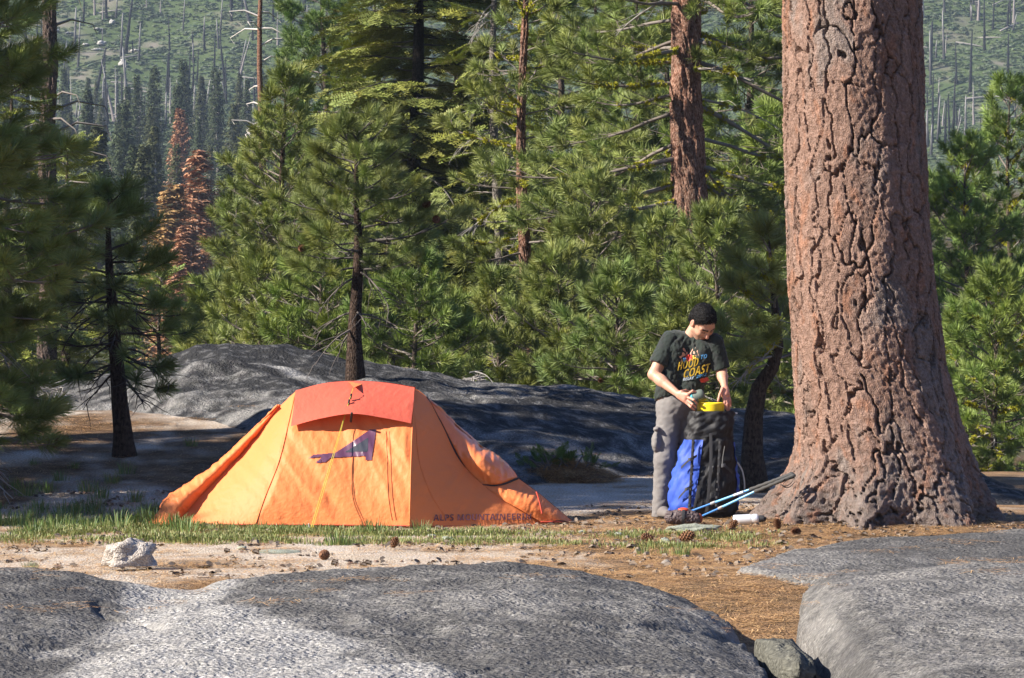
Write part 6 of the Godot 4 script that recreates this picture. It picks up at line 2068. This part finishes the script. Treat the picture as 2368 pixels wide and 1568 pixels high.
	for k in 34:
		var at := Vector3(r.randf_range(-0.16, 0.16), r.randf_range(0.002, 0.016), r.randf_range(-0.16, 0.16))
		var az := r.randf() * PI
		var l := r.randf_range(0.05, 0.17)
		var dir := Vector3(cos(az), r.randf_range(-0.04, 0.08), sin(az)) * l * 0.5
		var w := Vector3(-sin(az), 0, cos(az)) * 0.0016
		var c: Color = [Color(0.55, 0.32, 0.13), Color(0.62, 0.40, 0.19), Color(0.40, 0.22, 0.09), Color(0.28, 0.17, 0.10)][r.randi() % 4]
		lit.quad(at - dir - w, at - dir + w, at + dir + w, at + dir - w, c)
	M.litter = paint("dry_needles", Color(1, 1, 1), 0.8, 0.3, true)
	var ls := []
	n = 0
	while n < 9000:
		var d := r.randf_range(15.0, 31.0)
		var x := r.randf_range(-5.0, 4.0) * minf(1.0, d / 22.0)
		var y := ground_y(x, d)
		var rock := maxf(maxf(fore_y(x, d) if d < 19.5 else -1.0, ledge_y(x, d) if x > 1.0 and d < 18.4 else -1.0), slab_y(x, d) if x > 1.0 and d < 25.0 and d > 16.6 else -1.0)
		if d > 26.0: rock = maxf(rock, back_y(x, d))
		n += 1
		if rock > y + 0.03:
			if r.randf() > 0.03: continue
			y = rock
		elif r.randf() > litter_at(x, d) * 1.1 + 0.06: continue
		ls.append(Transform3D(Basis(Vector3.UP, r.randf() * TAU).scaled(Vector3.ONE * r.randf_range(0.6, 1.2)), Vector3(x, y, -d)))
	tag(many("needle_litter", lit.mesh(), M.litter, ls, PackedColorArray(), self), "dry orange-brown pine needles strewn over the ground", "litter", "", "stuff")
	var chip := Acc.new()
	for k in 7:
		var at := Vector3(r.randf_range(-0.1, 0.1), 0.004, r.randf_range(-0.1, 0.1))
		var s := r.randf_range(0.006, 0.018)
		var up := Vector3(r.randf_range(-0.4, 0.4), 1, r.randf_range(-0.4, 0.4)).normalized()
		var x := up.cross(Vector3.BACK).normalized() * s
		var z := x.cross(up)
		var c: Color = [Color(0.13, 0.085, 0.06), Color(0.22, 0.14, 0.10), Color(0.19, 0.15, 0.115), Color(0.08, 0.06, 0.05)][r.randi() % 4]
		var top := at + up * s * 0.7
		chip.quad(at - x - z, at - x + z, top + x * 0.6 + z * 0.7, top + x * 0.8 - z * 0.6, c)
		chip.quad(at + x + z, at - x + z, top - x * 0.3 + z * 0.7, top + x * 0.6 + z * 0.7, c)
		chip.tri(at + x - z, at + x + z, top + x * 0.6, c)
	var cs := []
	n = 0
	while n < 1000:
		n += 1
		var d := r.randf_range(18.5, 26.0)
		var x := r.randf_range(-4.6, 4.0)
		if r.randf() > litter_at(x, d) * 0.9 + 0.12: continue
		if slab_y(x, d) > ground_y(x, d) + 0.02 and x > 1.2: continue
		cs.append(Transform3D(Basis(Vector3.UP, r.randf() * TAU).scaled(Vector3.ONE * r.randf_range(0.6, 1.6)), Vector3(x, ground_y(x, d), -d)))
	tag(many("bark_chips", chip.mesh(), M.litter, cs, PackedColorArray(), self), "dark bark chips and grit scattered over the ground", "litter", "", "stuff")
	# the low shrub against the outcrop
	var sp := on_ground(1312, 28.9)
	var o := thing("shrub", "low green shrub over a mound of dead needles at the outcrop's foot", "shrub", sp)
	var mound := Acc.new()
	var places := []
	var cols := PackedColorArray()
	for i in 17:
		for j in 25:
			var th := TAU * j / 24.0
			var q := i / 16.0
			var hh := 0.20 * (1.0 - q * q) + 0.03 * na.get_noise_2d(cos(th) * q * 40.0, sin(th) * q * 40.0)
			mound.v.append(Vector3(cos(th) * q * 0.52, hh - 0.05, -sin(th) * q * 0.36))
			mound.c.append(Color(0.14, 0.085, 0.05))
	mound.grid(25, 17, 0)
	for k in range(0, mound.i.size(), 3):
		var q := mound.i[k + 1]; mound.i[k + 1] = mound.i[k + 2]; mound.i[k + 2] = q
	part("needle_mound", mound.mesh(), M.litter, o)
	var tw := Acc.new()
	for k in 26:
		var az := r.randf() * TAU
		var l := r.randf_range(0.10, 0.30)
		var s0 := Vector3(r.randf_range(-0.25, 0.25), 0.1, r.randf_range(-0.1, 0.15))
		var e := s0 + Vector3(cos(az) * l, r.randf_range(0.02, 0.2), sin(az) * l * 0.5)
		tw.tube(PackedVector3Array([s0, s0.lerp(e, 0.5) + Vector3(0, 0.05, 0), e]), PackedFloat32Array([0.012, 0.008, 0.003]), 5, Color(0.14, 0.12, 0.105), false)
		for q in 3:
			places.append(aim(s0.lerp(e, 0.6 + q * 0.2), (e - s0 + Vector3(r.randf_range(-0.1, 0.1), 0.12, 0.05)).normalized(), r.randf() * TAU, r.randf_range(0.16, 0.28)))
			var g := r.randf_range(0.7, 1.2)
			cols.append(Color(0.5 * g, 0.75 * g, 0.45 * g))
	part("stems", tw.mesh(), M.limb, o)
	many("foliage", T_spray[1], M.fir, places, cols, o)
	var lm := []
	for k in 500:
		var th := r.randf() * TAU
		var q := sqrt(r.randf())
		lm.append(Transform3D(Basis(Vector3.UP, r.randf() * TAU).rotated(Vector3.RIGHT, r.randf_range(-0.5, 0.5)).scaled(Vector3.ONE * r.randf_range(0.4, 0.8)), Vector3(cos(th) * q * 0.5, 0.20 * (1.0 - q * q) - 0.04, sin(th) * q * 0.34)))
	many("dead_needles", lit.mesh(), M.litter, lm, PackedColorArray(), o)
	# bare dead brushwood behind the outcrop
	for q in [[1085, 862, 37.5, 0.5, "tangle of bare grey twigs behind the outcrop right of the tent peak"], [95, 880, 33.0, 0.55, "tangle of bare grey twigs behind the outcrop's left end"]]:
		var t := thing("dead_brushwood", q[4], "brushwood", P(q[0], q[1], q[2]))
		var b := Acc.new()
		var hub := Vector3.ZERO
		for k in 60:
			var az := r.randf() * TAU
			var l := r.randf_range(0.2, 1.0) * float(q[3])
			var dir := Vector3(cos(az), r.randf_range(-0.5, 0.5), sin(az)).normalized()
			var pts := PackedVector3Array([hub])
			var rad := PackedFloat32Array([0.008])
			var p := hub
			for e in 5:
				dir = (dir + Vector3(r.randf_range(-0.35, 0.35), r.randf_range(-0.4, 0.15), r.randf_range(-0.35, 0.35))).normalized()
				p += dir * l / 5.0
				pts.append(p); rad.append(0.008 - 0.0013 * (e + 1))
			b.tube(pts, rad, 4, Color(0.30, 0.28, 0.26), false)
			if r.randf() < 0.6: hub = pts[3] * 0.7
		part("twigs", b.mesh(), M.limb, t)

func _ready() -> void:
	rng.seed = 20
	na.seed = 3; na.frequency = 0.1; na.fractal_octaves = 3
	nb.seed = 5; nb.frequency = 0.1; nb.fractal_octaves = 3
	nc.seed = 9; nc.frequency = 0.1; nc.fractal_octaves = 2
	var t0 := Time.get_ticks_msec()
	stage()
	terrain()
	print("terrain ", Time.get_ticks_msec() - t0)
	pines()
	print("pines ", Time.get_ticks_msec() - t0)
	M.pale_stone = paint("pale_stone", Color(0.38, 0.37, 0.35), 0.9, 0.3, true)
	giant()
	print("giant ", Time.get_ticks_msec() - t0)
	fill_trees()
	background()
	print("background ", Time.get_ticks_msec() - t0)
	tent()
	print("tent ", Time.get_ticks_msec() - t0)
	person()
	print("person ", Time.get_ticks_msec() - t0)
	gear()
	M.granite_wedge = M.granite.duplicate()
	M.granite_wedge.albedo_color = lin(0.17, 0.168, 0.14)
	M.granite_wedge.resource_name = "mossy_granite"
	details()
	print("details ", Time.get_ticks_msec() - t0)
